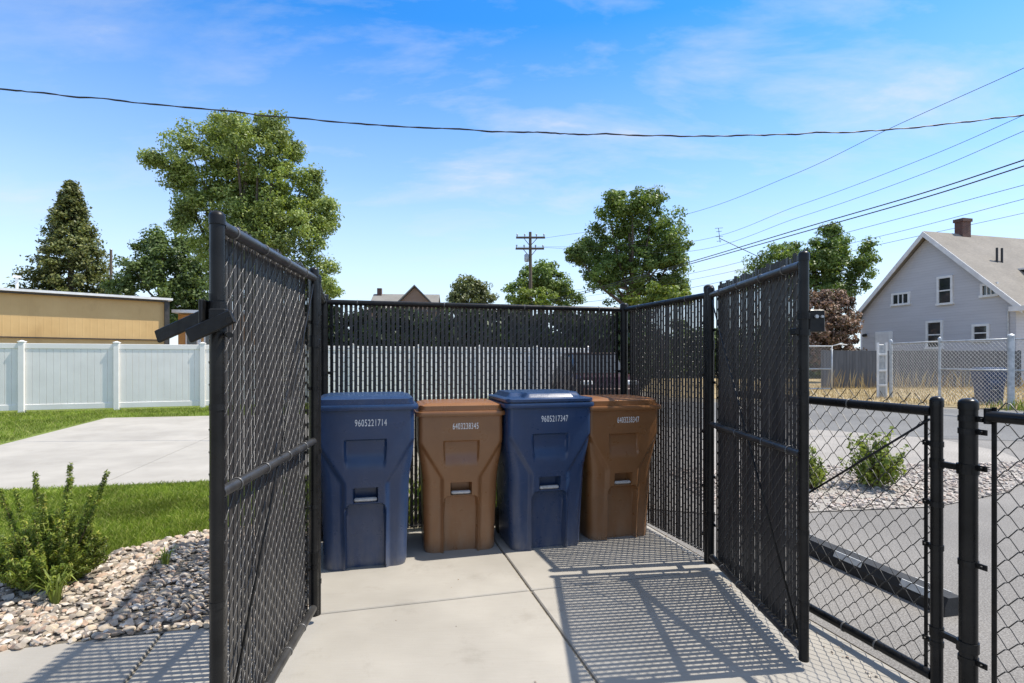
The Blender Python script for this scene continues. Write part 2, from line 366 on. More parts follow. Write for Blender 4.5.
# ------------------------------------------------------------------ chain-link fabric, slats, fences
def mesh_fabric(L,z0,z1,p=.0365,v=.0365,r=.0018,t=.0046,x0=0.,y0=0.):
    nx=max(1,int(round(L/p))); p=L/nx; mb=MB(); VS=[];FS=[];base=0
    for i in range(nx):
        ph=(i%2)*3
        m=int((z1-z0)/(v/3))+1; k=np.arange(m)+ph
        xs=np.array([0,.17,.83,1,.83,.17])[k%6]*p*1.06-p*.03+i*p+x0
        ys=np.array([0,-t,-t,0,t,t])[k%6]+y0
        zq=np.array([0,.055,.945,1,1.055,1.945]); zs=z0+((k//6)*2+zq[k%6]-(1 if ph else 0))*v+rng.normal(0,.0006,m)
        C=np.stack([xs+rng.normal(0,.0005,m),ys,zs],1)
        T=np.gradient(C,axis=0); T/=np.linalg.norm(T,axis=1)[:,None]
        n2=np.stack([T[:,2],np.zeros(m),-T[:,0]],1); n2/=np.linalg.norm(n2,axis=1)[:,None]
        n1=np.cross(T,n2)
        V=np.stack([C+n1*r,C+n2*r,C-n1*r,C-n2*r],1).reshape(-1,3)
        a=np.arange(m-1)[:,None]*4; q=np.arange(4)[None]; q2=(q+1)%4
        Fq=np.stack([a+q,a+q2,a+4+q2,a+4+q],2).reshape(-1,4)+base
        VS.append(V);FS.append(Fq); base+=len(V)
    return np.concatenate(VS),np.concatenate(FS)
def fabric(name,mat,parent,*a,**k):
    V,Fq=mesh_fabric(*a,**k)
    me=bpy.data.meshes.new(name); me.vertices.add(len(V)); me.vertices.foreach_set('co',V.astype(np.float32).ravel())
    me.loops.add(Fq.size); me.loops.foreach_set('vertex_index',Fq.astype(np.int32).ravel())
    me.polygons.add(len(Fq)); me.polygons.foreach_set('loop_start',np.arange(0,Fq.size,4,dtype=np.int32))
    me.update(calc_edges=True); me.polygons.foreach_set('use_smooth',[True]*len(Fq)); me.materials.append(mat)
    o=bpy.data.objects.new(name,me); COL.objects.link(o); o.parent=parent; return o
def slats(parent,L,z0,z1,y0,x0=0.,p=.0365,w=.0252,jit=.05,ztop=.012,th=.005,off=.0008):
    nx=int(round(L/p)); p=L/nx; mb=MB()
    for i in range(nx):
        M_=Matrix.Rotation(rng.normal(0,jit),4,'Z')@Matrix.Rotation(rng.normal(0,.0016),4,'Y')
        zt=z1+rng.normal(0,ztop*.5); mb.box((x0+(i+.5)*p+rng.normal(0,off),y0,(z0+zt)/2),(w,th,zt-z0),M=M_)
    return mb.build('slats',M['slat'],parent)
def post(parent,x,y,r,z1,z0=0.0,name='post',mat=None):
    mat=mat or M['pipe']
    p=MB().tube([(x,y,z0),(x,y,z1)],r,18).build(name,mat,parent,True,40)
    MB().lathe((x,y,z1-.03),[(r+.003,0),(r+.003,.026),(r+.002,.031),(r*.93,.037),(r*.65,.042),(r*.3,.044),(.001,.045)],18).build('cap',mat,p,True,50)
    return p
def rail(parent,x0,x1,z,r,name,y=0.,mat=None):
    return MB().tube([(x0,y,z),(x1,y,z)],r,14).build(name,mat or M['pipe'],parent,True,40)
def ties(parent,xs,z,r,y=0.,axis=(1,0,0)):
    for x in xs:
        mb=MB(); mb.torus((x,y,z),axis,r+.001,.0022,14,5); mb.torus((x+.004,y,z),axis,r+.001,.0022,14,5)
        mb.build('tie_wire',M['wire'],parent,True)
def bands(parent,x,y,r,zs,dx,dy):
    for z in zs:
        mb=MB(); mb.lathe((x,y,z-.011),[(r+.003,0),(r+.003,.022)],18)
        mb.bbox((x+dx*(r+.018),y+dy*(r+.018),z),(.04 if dx else .006,.04 if dy else .006,.022),.001)
        mb.tube([(x+dx*(r+.022)-dy*.014,y+dy*(r+.022)-dx*.014,z),(x+dx*(r+.022)+dy*.014,y+dy*(r+.022)+dx*.014,z)],.006,8)
        mb.build('tension_band',M['steel'],parent,False)
def frame_of(P0,P1):
    d=np.array(P1)-np.array(P0); return float(np.hypot(*d)),math.atan2(d[1],d[0])

RC=np.array((1.003,4.96)); LC=np.array((-1.462,4.30)); RHp=np.array((1.36,3.83)); LHp=np.array((-1.085,3.05)); ZR=1.85
def slat_fence(P0,P1,label,side,posts):
    L,rz=frame_of(P0,P1)
    t=empty('slatted_fence',(P0[0],P0[1],0),rz,label,'fence')
    rr=.021
    rail(t,.0,L,ZR,rr,'top_rail')
    yo=side*.034
    fabric('chain_link',M['wire'],t,L-.08,.03,ZR+.012,x0=.04,y0=yo)
    slats(t,L-.08,.035,ZR+.008,yo,x0=.04)
    ties(t,np.linspace(.25,L-.25,max(2,int(L/.55))),ZR,rr)
    MB().tube([(0.03,yo-side*.012,.055),(L-.03,yo-side*.012,.055)],.003,6).build('tension_wire',M['wire'],t,True)
    for x,r,cap in posts(L):
        post(t,x,0,r,cap)
        bands(t,x,0,r,(.18,.52,.9,1.3,1.66),1 if x<L/2 else -1,0)
        MB().box((x+(.055 if x<L/2 else -.055),yo-side*.012,.95),(.016,.005,1.8)).build('tension_bar',M['steel'],t)
    return t
slat_fence(LC,RC,'black slatted chain-link fence across the back behind the four bins',1,lambda L:[(0,.034,1.90),(L,.034,1.895)])
slat_fence(RHp,RC,'black slatted side fence right of the bins, between back fence and right gate',-1,lambda L:[(0,.032,1.905)])
slat_fence(LHp,LC,'short black slatted side fence left of the bins, hidden behind the left gate',1,lambda L:[(0,.032,1.86)])

def slat_gate(P0,P1,label,side,ztop=1.88,jit=.085):
    L,rz=frame_of(P0,P1)
    t=empty('slatted_gate',(P0[0],P0[1],0),rz,label,'gate','tall slatted gates of the bin enclosure')
    r=.0215; rr=.020; yo=side*.036
    up=post(t,0,0,.022,1.88,.04,'upright'); up2=post(t,L,0,r,ztop,.04,'upright')
    rail(t,.02,L-.02,1.835,rr,'top_rail',mat=M['rail']); rail(t,.02,L-.02,.97,rr*.95,'mid_rail',mat=M['rail']); rail(t,.02,L-.02,.085,rr,'bottom_rail',mat=M['rail'])
    fabric('chain_link',M['wire'],t,L-.06,.045,1.86,x0=.03,y0=yo)
    slats(t,L-.06,.05,ztop+.020,yo,x0=.03,w=.0248,ztop=.018,jit=jit,th=.005,off=.0004+.008*jit)
    for z in (1.835,.97,.085): ties(t,np.linspace(.18,L-.15,4)+rng.normal(0,.02,4),z,rr)
    for x,q in ((0,1),(L,-1)):
        for z in (.3,.62,1.25,1.6): 
            mb=MB(); mb.lathe((x,0,z-.01),[(r+.002,0),(r+.002,.02)],16); mb.bbox((x+q*.03,yo*.4,z),(.03,.008,.018),.001)
            mb.build('tension_band',M['steel'],t)
        MB().box((x+q*.046,yo-side*.012,.95),(.014,.005,1.78)).build('tension_bar',M['steel'],t)
    MB().tube([(.03,-side*.004,1.80),(L-.03,-side*.004,.13)],.0048,8).build('truss_rod',M['pipe'],t,True)
    for z in (.35,1.5):
        mb=MB(); mb.lathe((0,0,z-.03),[(r+.005,0),(r+.005,.06)],16); mb.bbox((-.045,0,z),(.07,.03,.03),.003); mb.build('hinge',M['steel'],t)
    return t,L
LG0,LG1=(-1.054,2.95),(-.942,1.77)
RG0,RG1=(1.335,3.72),(1.322,2.51)
# in the gate's own frame +y is left of its direction of travel (towards the camera): left gate's far side is +x? see sign
lg,LL=slat_gate(LG0,LG1,'tall black slatted gate standing open left of the bins, with a forked latch',-1,1.862,.06)
rg,LR=slat_gate(RG0,RG1,'tall black slatted gate standing open right of the bins, beside the low gate',1)
def world_to(t,p):
    c,s=math.cos(-t.rotation_euler.z),math.sin(-t.rotation_euler.z); d=Vector(p)-Vector(t.location)
    return Vector((c*d.x-s*d.y,s*d.x+c*d.y,d.z))
def bar(mb,a,b,w,h):                    # flat bar from a to b: thickness w, height h
    a,b=Vector(a),Vector(b); d=(b-a); x=d.normalized(); y=Vector((0,0,1)).cross(x).normalized(); z=x.cross(y)
    M_=Matrix((x,y,z)).transposed().to_4x4(); mb.bbox(tuple((a+b)/2),(d.length,w,h),.003,M=M_)
# forked latch of the left gate
la=MB(); ex,ez=LL,1.535
la.lathe((ex,0,ez-.045),[(.028,0),(.028,.03)],18); la.lathe((ex,0,ez+.02),[(.028,0),(.028,.03)],18)
la.bbox((ex,-.03,ez+.012),(.10,.012,.085),.003); la.bbox((ex+.035,.02,ez),(.035,.05,.05),.003)
lat=la.build('latch',M['steel'],lg)
for A,B in ((at(226,306,1.84),at(157,337,1.90)),(at(233,316,1.715),at(188,336.5,1.72))):
    mb=MB(); bar(mb,world_to(lg,A),world_to(lg,B),.014,.044); mb.build('fork_arm',M['steel'],lat)
mb=MB(); mb.tube([world_to(lg,at(226,318,1.85)),world_to(lg,at(229,320,1.69))],.010,10); mb.tube([world_to(lg,at(228,335,1.80)),world_to(lg,at(230,335,1.68))],.009,10)
mb.build('pivot_bolt',M['steel'],lat,True,40)
# latch catch of the right gate
ra=MB(); ez=1.565
ra.lathe((LR,0,ez-.055),[(.028,0),(.028,.028)],18); ra.lathe((LR,0,ez+.02),[(.028,0),(.028,.028)],18)
ra.bbox((LR-.01,.052,ez+.012),(.055,.07,.10),.004); ra.bbox((LR-.02,-.03,ez-.035),(.06,.02,.03),.003)
ra.bbox((LR-.035,.088,ez+.015),(.012,.012,.11),.003)
rl=ra.build('latch',M['steel'],rg)
mb=MB(); mb.tube([(LR+.02,.045,ez+.03),(LR+.03,.045,ez+.03)],.008,8); mb.tube([(LR+.02,.07,ez+.03),(LR+.03,.07,ez+.03)],.006,8); mb.build('bolt',M['galv'],rl,True,40)

# ------------------------------------------------------------------ low chain-link gate and fence on the right
G0=np.array(loc(2.562,.03)); G1=np.array(loc(2.562,-1.37))
L,rz=frame_of(G0,G1)
t=empty('low_gate',(G0[0],G0[1],0),rz,'low black chain-link gate with diagonal brace rod beside the right slatted gate','gate')
post(t,0,0,.023,1.23,.03,'upright'); post(t,L-.02,0,.0225,1.235,.03,'upright')
rail(t,.02,L-.04,1.185,.0215,'top_rail'); rail(t,.02,L-.04,.075,.0215,'bottom_rail')
fabric('chain_link',M['dark_wire'],t,L-.08,.04,1.25,p=.042,v=.042,r=.0022,t=.004,x0=.02,y0=.026)
MB().tube([(L-.05,.0,1.15),(.03,.0,.22)],.0052,8).build('brace_rod',M['pipe'],t,True)
ties(t,(.3,.62,.95),1.185,.0225); ties(t,(.28,.6,.92,1.1),.075,.0225)
bands(t,L-.02,0,.0225,(.22,.62,.80,1.05),-1,0)
MB().box((L-.075,.012,.63),(.014,.005,1.1)).build('tension_bar',M['steel'],t)
for z in (.27,.97):
    mb=MB(); mb.lathe((L-.02,0,z-.02),[(.026,0),(.026,.04)],16); mb.bbox((L+.035,0,z),(.10,.024,.024),.003); mb.lathe((L+.103,0,z-.02),[(.037,0),(.037,.04)],18); mb.build('hinge',M['steel'],t)
pz=np.array(loc(2.562,-1.475)); 
t=empty('low_fence',(pz[0],pz[1],0),rz,'low black chain-link fence on a thick capped post at the right edge','fence')
post(t,0,0,.031,1.235,-.05)
L2=2.4
MB().tube([(.075,0,1.185),(L2,0,1.185)],.0215,14).build('top_rail',M['pipe'],t,True,40)
MB().lathe((.07,0,1.155),[(.012,0),(.012,.06)],10).build('rail_end',M['steel'],t,True,40)
fabric('chain_link',M['dark_wire'],t,L2-.08,.02,1.25,p=.042,v=.042,r=.0022,t=.004,x0=.08,y0=.024)
MB().box((.085,.012,.62),(.016,.006,1.2)).build('tension_bar',M['steel'],t)
bands(t,0,0,.031,(.22,.60,.98,1.12,1.17),1,0); ties(t,(.35,.8,1.3),1.185,.0225)
post(t,L2,0,.03,1.235,-.05)

# ------------------------------------------------------------------ rubber parking kerb behind the low gate
A=np.array((2.02,4.86)); B=np.array((2.44,3.05)); L,rz=frame_of(A,B)
t=empty('parking_stop',(A[0],A[1],0),rz,'black rubber parking stop with pale reflector patches lying on the asphalt','parking stop')
mb=MB(); pr=[(-.075,0),(.075,0),(.07,.05),(.045,.10),(-.045,.10),(-.07,.05)]
n=len(pr); v=[(x,p,z-.008) for x in (0,L) for p,z in pr]
mb.add(v,[tuple(range(n)),tuple(range(2*n-1,n-1,-1))]+[(i,n+i,n+(i+1)%n,(i+1)%n) for i in range(n)]); mb.build('body',M['rubber'],t)
for x in (.19,.69,1.19,1.69):
    mb=MB()                                   # reflector set in the sloping face nearest the fence
    for s_ in (-1,1):
        a0=(s_*.0665,.058); a1=(s_*.0485,.094); nx=s_*.003
        mb.add([(x-.11,a0[0]+nx,a0[1]),(x+.11,a0[0]+nx,a0[1]),(x+.11,a1[0]+nx,a1[1]),(x-.11,a1[0]+nx,a1[1]),
                (x-.11,a0[0]-nx,a0[1]),(x+.11,a0[0]-nx,a0[1]),(x+.11,a1[0]-nx,a1[1]),(x-.11,a1[0]-nx,a1[1])],
               [(0,1,2,3),(7,6,5,4),(0,4,5,1),(1,5,6,2),(2,6,7,3),(3,7,4,0)])
    mb.build('reflector',M['reflect'],t)

# ------------------------------------------------------------------ wheeled bins
def sm(a,b,t): t=np.clip((t-a)/(b-a),0,1); return t*t*(3-2*t)
def inside(t,a,b,e): return sm(a-e,a+e,t)*(1-sm(b-e,b+e,t))
def bin_body(W,D,H):
    k=H/1.10; kx=W/.64
    tt=np.linspace(-1,1,97); fx=.55*tt+.45*np.sin(tt*math.pi/2)
    zs=np.unique(np.concatenate([np.linspace(0,H,90),np.array([.41,.42,.43,.44,.475,.485,.535,.545,.715,.725,.855,.865])*k]))
    V=[];nf=len(fx)
    for z in zs:
        q=z/k
        w=(.275+.014*sm(0,.6,q)+.031*sm(.52,.86,q))*kx; w*=1-.03*(1-sm(0,.03,q))
        rc=(.075-.04*sm(.55,.88,q))*kx
        yf=-D/2+.045*(1-sm(0,.9,q)); yb=D/2-.10*(1-sm(0,.95,q))
        x=fx*w; ax=np.abs(x); e=np.clip((ax-(w-rc))/rc,0,1); y=yf+rc*(1-np.sqrt(np.clip(1-e*e,0,1)))
        X=ax/kx
        xd=.14+.16*np.clip((q-.575)/.265,0,1)
        s=.024*sm(xd-.016,xd+.022,X)*(1-sm(.82,.86,q))
        s=s+.026*(1-sm(.118+.02*sm(.70,.86,q),.132+.02*sm(.70,.86,q),X))*sm(.66,.78,q)*(1-sm(.853,.865,q))
        lowcap=.43-.03*np.clip((X-.10)/.03,0,1)**2
        s=np.where(X<.155,s*(1-sm(.125,.14,X))+0*s,s)+np.zeros_like(s)
        s=np.maximum(s,.024*sm(xd-.016,xd+.022,X)*(1-sm(.82,.86,q)))
        s=np.maximum(s,.060*(1-sm(.120,.134,X))*(1-sm(lowcap-.006,lowcap+.008,q)))
        s=np.maximum(s,.075*(1-sm(.070,.080,X))*inside(q,.455,.54,.006))
        y=y+s
        front=np.stack([x,y,np.full(nf,z)],1)
        ye=y[-1]; ys=np.linspace(ye,yb-rc*.6,8)[1:]
        right=np.stack([np.full(7,w),ys,np.full(7,z)],1)
        an=np.linspace(0,math.pi/2,6)[1:]; rb=rc*.6
        cr=np.stack([w-rb+rb*np.cos(an),yb-rb+rb*np.sin(an),np.full(5,z)],1)
        bk=np.stack([np.linspace(w-rb,-w+rb,8)[1:-1],np.full(6,yb),np.full(6,z)],1)
        cl=cr[::-1]*np.array((-1,1,1)); lf=right[::-1]*np.array((-1,1,1))
        V.append(np.concatenate([front,right,cr,bk,cl,lf]))
    m=len(V[0]); nz=len(zs); f=[]
    for j in range(nz-1):
        for i in range(m):
            i2=(i+1)%m; f.append((j*m+i,j*m+i2,(j+1)*m+i2,(j+1)*m+i))
    f.append(tuple(range(m-1,-1,-1))); f.append(tuple((nz-1)*m+i for i in range(m)))
    return MB().add(np.concatenate(V),f)
def rrect(w,d,r,n=6):
    p=[]
    for cx,cy,a0 in ((w-r,-d+r,-90),(w-r,d-r,0),(-w+r,d-r,90),(-w+r,-d+r,180)):
        for i in range(n+1): a=R(a0+90*i/n); p.append((cx+r*math.cos(a),cy+r*math.sin(a)))
    return p
def ringloft(mb,rings):                 # rings: list of (w,d,r,z,yoff)
    v=[];n=None
    for w,d,r,z,yo in rings:
        p=rrect(w,d,r); n=len(p); v+=[(x,y+yo,z) for x,y in p]
    f=[(k*n+i,k*n+(i+1)%n,(k+1)*n+(i+1)%n,(k+1)*n+i) for k in range(len(rings)-1) for i in range(n)]
    f.append(tuple(range(n-1,-1,-1))); f.append(tuple((len(rings)-1)*n+i for i in range(n)))
    return mb.add(v,f)
def lid_mesh(W,D,z0,style):
    n=49; u=np.linspace(-1,1,n); U,Vv=np.meshgrid(u,u)
    wx,wy,r=(W/2-.004,D/2-.002,.045) if style=='flat' else (W/2+.016,D/2+.018,.05)
    X,Y=U*wx,Vv*wy
    dx=np.clip(np.abs(X)-(wx-r),0,r)/r; dy=np.clip(np.abs(Y)-(wy-r),0,r)/r
    c=(dx>0)&(dy>0)
    nx=dx*np.sqrt(1-dy**2/2); ny=dy*np.sqrt(1-dx**2/2)
    X=np.where(c,np.sign(X)*(wx-r+nx*r),X); Y=np.where(c,np.sign(Y)*(wy-r+ny*r),Y)
    ax=np.abs(X)
    edge=np.minimum(wx-ax,wy-np.abs(Y))
    Z=z0+(.030 if style=='flat' else .020)+.008*(1-(X/wx)**2)*(1-(Y/wy)**2)
    lim=np.where(Y<-wy*.45,wx*.56,wx*.86)
    if style=='flat': plate=sm(0,.03,wx*.93-ax)*sm(0,.025,(Y+wy*.93))*sm(0,.03,wy*.9-Y)
    else: plate=np.clip(sm(0,.035,wx*.6-ax)*sm(0,.03,Y+wy*.95)+sm(0,.035,wx*.88-ax)*sm(-.05,.02,Y+wy*.45),0,1)*sm(0,.04,wy*.92-Y)
    Z=Z+(.010 if style=='flat' else .034)*plate-.006*(1-sm(0,.012,edge))
    v=np.stack([X,Y,Z],2).reshape(-1,3); f=[]
    for j in range(n-1):
        for i in range(n-1): f.append((j*n+i,j*n+i+1,(j+1)*n+i+1,(j+1)*n+i))
    per=[i for i in range(n)]+[j*n+n-1 for j in range(1,n)]+[(n-1)*n+i for i in range(n-2,-1,-1)]+[j*n for j in range(n-2,0,-1)]
    m=len(per); b=len(v); low=v[per].copy(); low[:,2]=z0-(.012 if style=='flat' else .004); v=np.concatenate([v,low])
    for i in range(m): f.append((per[(i+1)%m],per[i],b+i,b+(i+1)%m))
    f.append(tuple(b+i for i in range(m-1,-1,-1)))
    return MB().add(v,f)
def number_mesh(txt,parent,w,x,y,z):
    cu=bpy.data.curves.new('number','FONT'); cu.body=txt; cu.size=.064; cu.extrude=.0006; cu.align_x='CENTER'; cu.space_character=1.12
    tmp=bpy.data.objects.new('number_tmp',cu); COL.objects.link(tmp); bpy.context.view_layer.update()
    me=bpy.data.meshes.new_from_object(tmp); bpy.data.objects.remove(tmp)
    co=np.zeros(len(me.vertices)*3); me.vertices.foreach_get('co',co); co=co.reshape(-1,3)
    span=co[:,0].max()-co[:,0].min(); sx=w/span
    out=np.stack([co[:,0]*sx+x,-co[:,2]+y,co[:,1]*1.0+z],1); me.vertices.foreach_set('co',out.ravel()); me.update()
    me.materials.clear(); me.materials.append(M['number'])
    o=bpy.data.objects.new('number',me); COL.objects.link(o); o.parent=parent; return o
def make_bin(px,py,rz,W,D,H,mat,num,label,group,style='flat',numx=.02,numw=.205):
    t=empty('wheeled_bin',(px,py,0),rz,label,'bin',group)
    k=H/1.10; kx=W/.64
    bin_body(W,D,H).build('body',mat,t,True,38)
    mb=MB(); ringloft(mb,[(W/2+.004,D/2+.004,.04,H-.05,0),(W/2+.022,D/2+.022,.05,H-.046,0),(W/2+.028,D/2+.028,.055,H-.03,0),(W/2+.022,D/2+.022,.05,H-.014,0),(W/2-.01,D/2-.01,.04,H-.012,0)])
    mb.build('rim',mat,t,True,50)
    lid_mesh(W,D,H+.0015,style).build('lid',mat,t,True,40)
    yb=-D/2+.045*(1-float(sm(0,.9,.46)))
    MB().bbox((0,yb+.022,.462*k),(.15*kx,.03,.026*k),.008).build('catch_bar',M['catch'],t,True,40)
    MB().tube([(-W*.36,D/2-.045,.10),(W*.36,D/2-.045,.10)],.012,10).build('axle',M['steel'],t,True,40)
    for s_ in (-1,1):
        mb=MB(); x=s_*W*.39; prof=[(.045,-.03),(.095,-.028),(.104,-.018),(.104,.018),(.095,.028),(.045,.03)]
        tmp=MB().lathe((0,0,0),prof,24); V=np.concatenate(tmp.v); V=np.stack([V[:,2]*.8+x,V[:,0]+D/2-.045,V[:,1]+.104],1); mb.add(V,tmp.f)
        mb.build('wheel',M['rubber'],t,True,40)
    MB().tube([(-W*.36,D/2+.045,H-.03),(W*.36,D/2+.045,H-.03)],.014,12).build('handle',mat,t,True,40)
    if num:
        yn=-D/2-.0008
        number_mesh(num,t,numw,numx,yn,.95*k)
    return t
def front_at(fx,fy,rz,D):                # bin centre from the middle of its front foot
    return fx-math.sin(rz)*(D/2-.045),fy+math.cos(rz)*(D/2-.045)
RB=TH
gb='wheeled bins standing in the enclosure'
c=front_at(-.978,3.70,R(14),.60)
b1=make_bin(c[0],c[1],R(14),.64,.60,1.115,M['blue'],'9605221714','blue wheeled bin with a flat closed lid, nearest the left gate',gb,'flat',.035)
c=front_at(-.372,4.03,R(12),.50)
b2=make_bin(c[0],c[1],R(12),.61,.50,1.045,M['brown'],'6403238345','brown wheeled bin standing between the two blue bins',gb,'flat',.03,.185)
c=front_at(.272,4.09,R(15.5),.58)
b3=make_bin(c[0],c[1],R(15.5),.645,.58,1.10,M['blue'],'9605217347','blue wheeled bin with a ridged lid, between the two brown bins',gb,'ridged',.03)
c=front_at(.86,4.33,R(16),.50)
b4=make_bin(c[0],c[1],R(16),.60,.50,1.06,M['brown'],'6403238347','brown wheeled bin in the right corner against the side fence',gb,'flat',.03,.185)
fb=copy_tree(b1); fb.location=(15.15,17.6,0); fb.rotation_euler=(0,0,R(-8)); fb.scale=(1.05,1.05,1.0)
tag(fb,'blue wheeled bin standing in dry grass behind the silver fence',group='bin outside the enclosure')
for ch in list(fb.children):
    if ch.name.startswith('number'): bpy.data.objects.remove(ch)

# ------------------------------------------------------------------ white vinyl fence
P0=np.array((-13.0,14.7)); ST=np.array((1.98,.75)); ang=math.atan2(ST[1],ST[0]); SL=float(np.hypot(*ST))
i0,i1=-3,8
s0=P0+ST*i0
t=empty('vinyl_fence',(s0[0],s0[1],0),ang,'white vinyl privacy fence running across the far lawn','fence')
for i in range(i1-i0+1):
    x=i*SL
    p=MB().bbox((x,0,.94),(.13,.15,1.88),.006).build('post',M['white_vinyl'],t)
    mb=MB(); mb.bbox((x,0,1.885),(.155,.175,.03),.006); mb.add([(x-.06,-.06,1.9),(x+.06,-.06,1.9),(x+.06,.06,1.9),(x-.06,.06,1.9),(x,0,1.93)],[(0,1,4),(1,2,4),(2,3,4),(3,0,4)]); mb.build('cap',M['white_vinyl'],p)
    if i<i1-i0:
        mb=MB(); nb=13; w=(SL-.13)/nb
        for k in range(nb): mb.bbox((x+.065+w*(k+.5),0,.93),(w-.004,.022,1.62),.004)
        mb.build('panel',M['white_vinyl'],t)
        MB().bbox((x+SL/2,0,1.775),(SL-.126,.05,.14),.006).build('top_rail',M['white_vinyl'],t)
        MB().bbox((x+SL/2,0,.14),(SL-.126,.05,.15),.006).build('bottom_rail',M['white_vinyl'],t)

# ------------------------------------------------------------------ tan metal building on the left
def ribbed(name,c1,c2,period):
    m,nt,b=newmat(name); co=coords(nt)
    w=N(nt,'ShaderNodeTexWave',wave_type='BANDS',bands_direction='X',wave_profile='SAW'); w.inputs['Scale'].default_value=1/period; w.inputs['Distortion'].default_value=0
    nt.links.new(co,w.inputs[0])
    f=noise(nt,co,.5,5,.6); col=ramp(nt,f,[(.35,c1),(.65,c2)])
    f2=noise(nt,coords(nt,(1.4,1,.5)),.7,5); col=mix(nt,ramp(nt,f2,[(.58,0.),(.74,.4)]),col,(c1[0]*.6,c1[1]*.55,c1[2]*.5))
    nt.links.new(col,b.inputs['Base Color']); b.inputs['Roughness'].default_value=.55
    bump(nt,b,ramp(nt,w.outputs['Fac'],[(0.,0.),(.06,1.),(.16,1.),(.22,0.)]),.25,.015)
    return m
M['tan']=ribbed('tan_metal_siding',(.56,.355,.14),(.64,.425,.18),.9)
M['orange']=ribbed('orange_metal_siding',(.52,.26,.08),(.6,.32,.11),.9)
A=np.array((-36.0,12.8)); B=np.array((-17.85,28.6)); L,rz=frame_of(A,B)
t=empty('metal_building',(A[0],A[1],0),rz,'long tan metal-sided building behind the white vinyl fence','building')
H=4.45
for x0,x1 in [(k*L/9,(k+1)*L/9) for k in range(9)]:
    pass
MB().box((L/2,4,1.2),(L,8,2.42)).build('lower_wall',M['tan'],t)
MB().box((L/2,4.02,3.43),(L,7.96,2.03)).build('upper_wall',M['tan'],t)
MB().box((L/2,-.03,2.42),(L,.10,.05)).build('lap_seam',M['tan_panel_dark'],t)
MB().box((L+.02,-.02,2.2),(.22,.2,4.42)).build('corner_trim',M['tan_panel_dark'],t)
rf=MB(); rf.box((L/2,4,4.52),(L+.5,8.6,.11)); rf.build('roof',M['white_paint'],t)
MB().box((L/2,-.10,4.41),(L+.1,.12,.07)).build('fascia',M['tan_panel_dark'],t)
vp=MB().tube([(L*.76,2.0,4.5),(L*.76,2.0,5.35)],.06,8); vp.box((L*.76,2,5.36),(.3,.3,.08)); vp.build('vent_pipe',M['white_paint'],t,False)
# lower wing at its right end
C0=np.array((-18.2,30.2))
t=empty('building_wing',(C0[0],C0[1],0),R(16),'small orange-tan wing with white eaves right of the tan metal building','building')
MB().box((2.2,2.5,1.95),(4.4,5,3.9)).build('wall',M['orange'],t)
MB().box((2.3,2.3,4.02),(4.9,5.8,.16),).build('roof',M['white_paint'],t)
MB().tube([(1.0,-.06,0.2),(1.0,-.06,3.4),(1.15,-.06,3.6),(1.9,-.06,3.75)],.09,8).build('downpipe',M['white_paint'],t,True,40)
for x in (.75,1.65,2.9):
    fr=MB().box((x,-.02,2.3),(.75,.1,1.5)).build('window',M['white_paint'],t); MB().box((x,-.06,2.3),(.58,.06,1.3)).build('pane',M['glass'],fr)

# ------------------------------------------------------------------ trees
def leaf_quads(C,nrm,size,rs=.35,asp=.36):
    n=len(C); s=size*rng.uniform(1-rs,1+rs,n)[:,None]
    nr=nrm+rng.normal(0,.75,(n,3)); nr/=np.linalg.norm(nr,axis=1)[:,None]
    a=rng.normal(size=(n,3)); e=np.cross(nr,a); e/=np.linalg.norm(e,axis=1)[:,None]; g=np.cross(nr,e)
    V=np.stack([C-e*s*.62,C+g*s*asp+nr*s*.08,C+e*s*.62,C-g*s*asp+nr*s*.08],1); return V
def crown_points(lobes,per,clump=.30,dens=1.0,fill=.35):
    out=[];no=[]
    for (c,rad,wt) in lobes:
        c=np.array(c); rad=np.array(rad); nc=int(26*wt*dens)
        d=rng.normal(size=(nc,3)); d/=np.linalg.norm(d,axis=1)[:,None]
        rr=np.where(rng.random(nc)<fill,rng.uniform(.2,.75,nc),rng.uniform(.72,1.06,nc))
        cc=c+d*rr[:,None]*rad
        for q,dd in zip(cc,d):
            m=int(per*rng.uniform(.5,1.4)); k=clump*rng.uniform(.7,1.35)
            p=rng.normal(size=(m,3)); p/=np.linalg.norm(p,axis=1)[:,None]; p*=rng.random((m,1))**.45
            out.append(q+p*k*np.array((1.15,1.15,.8))); no.append(p*.9+dd*.5+np.array((0,0,.45)))
    return np.concatenate(out),np.concatenate(no)
def trunk_mesh(base,top,r,lobes,nl=9):
    mb=MB(); b=Vector(base); tp=Vector(top)
    pts=[b+(tp-b)*f+Vector((math.sin(f*5)*r*.6,math.cos(f*4)*r*.6,0)) for f in np.linspace(0,1,8)]
    mb.tube(pts,[r*(1.35 if i==0 else 1)*(1-.8*i/7) for i in range(8)],9)
    for (c,rad,w) in lobes[:nl]:
        s=pts[2+int(rng.integers(0,3))]; e=Vector(c); mid=(s+e)/2+Vector((0,0,-.08*(e-s).length))
        mb.tube([s,(s+mid)/2,mid,(mid+e)/2+Vector((0,0,.02)),e],[r*.42,r*.36,r*.28,r*.2,r*.08],6)
    return mb
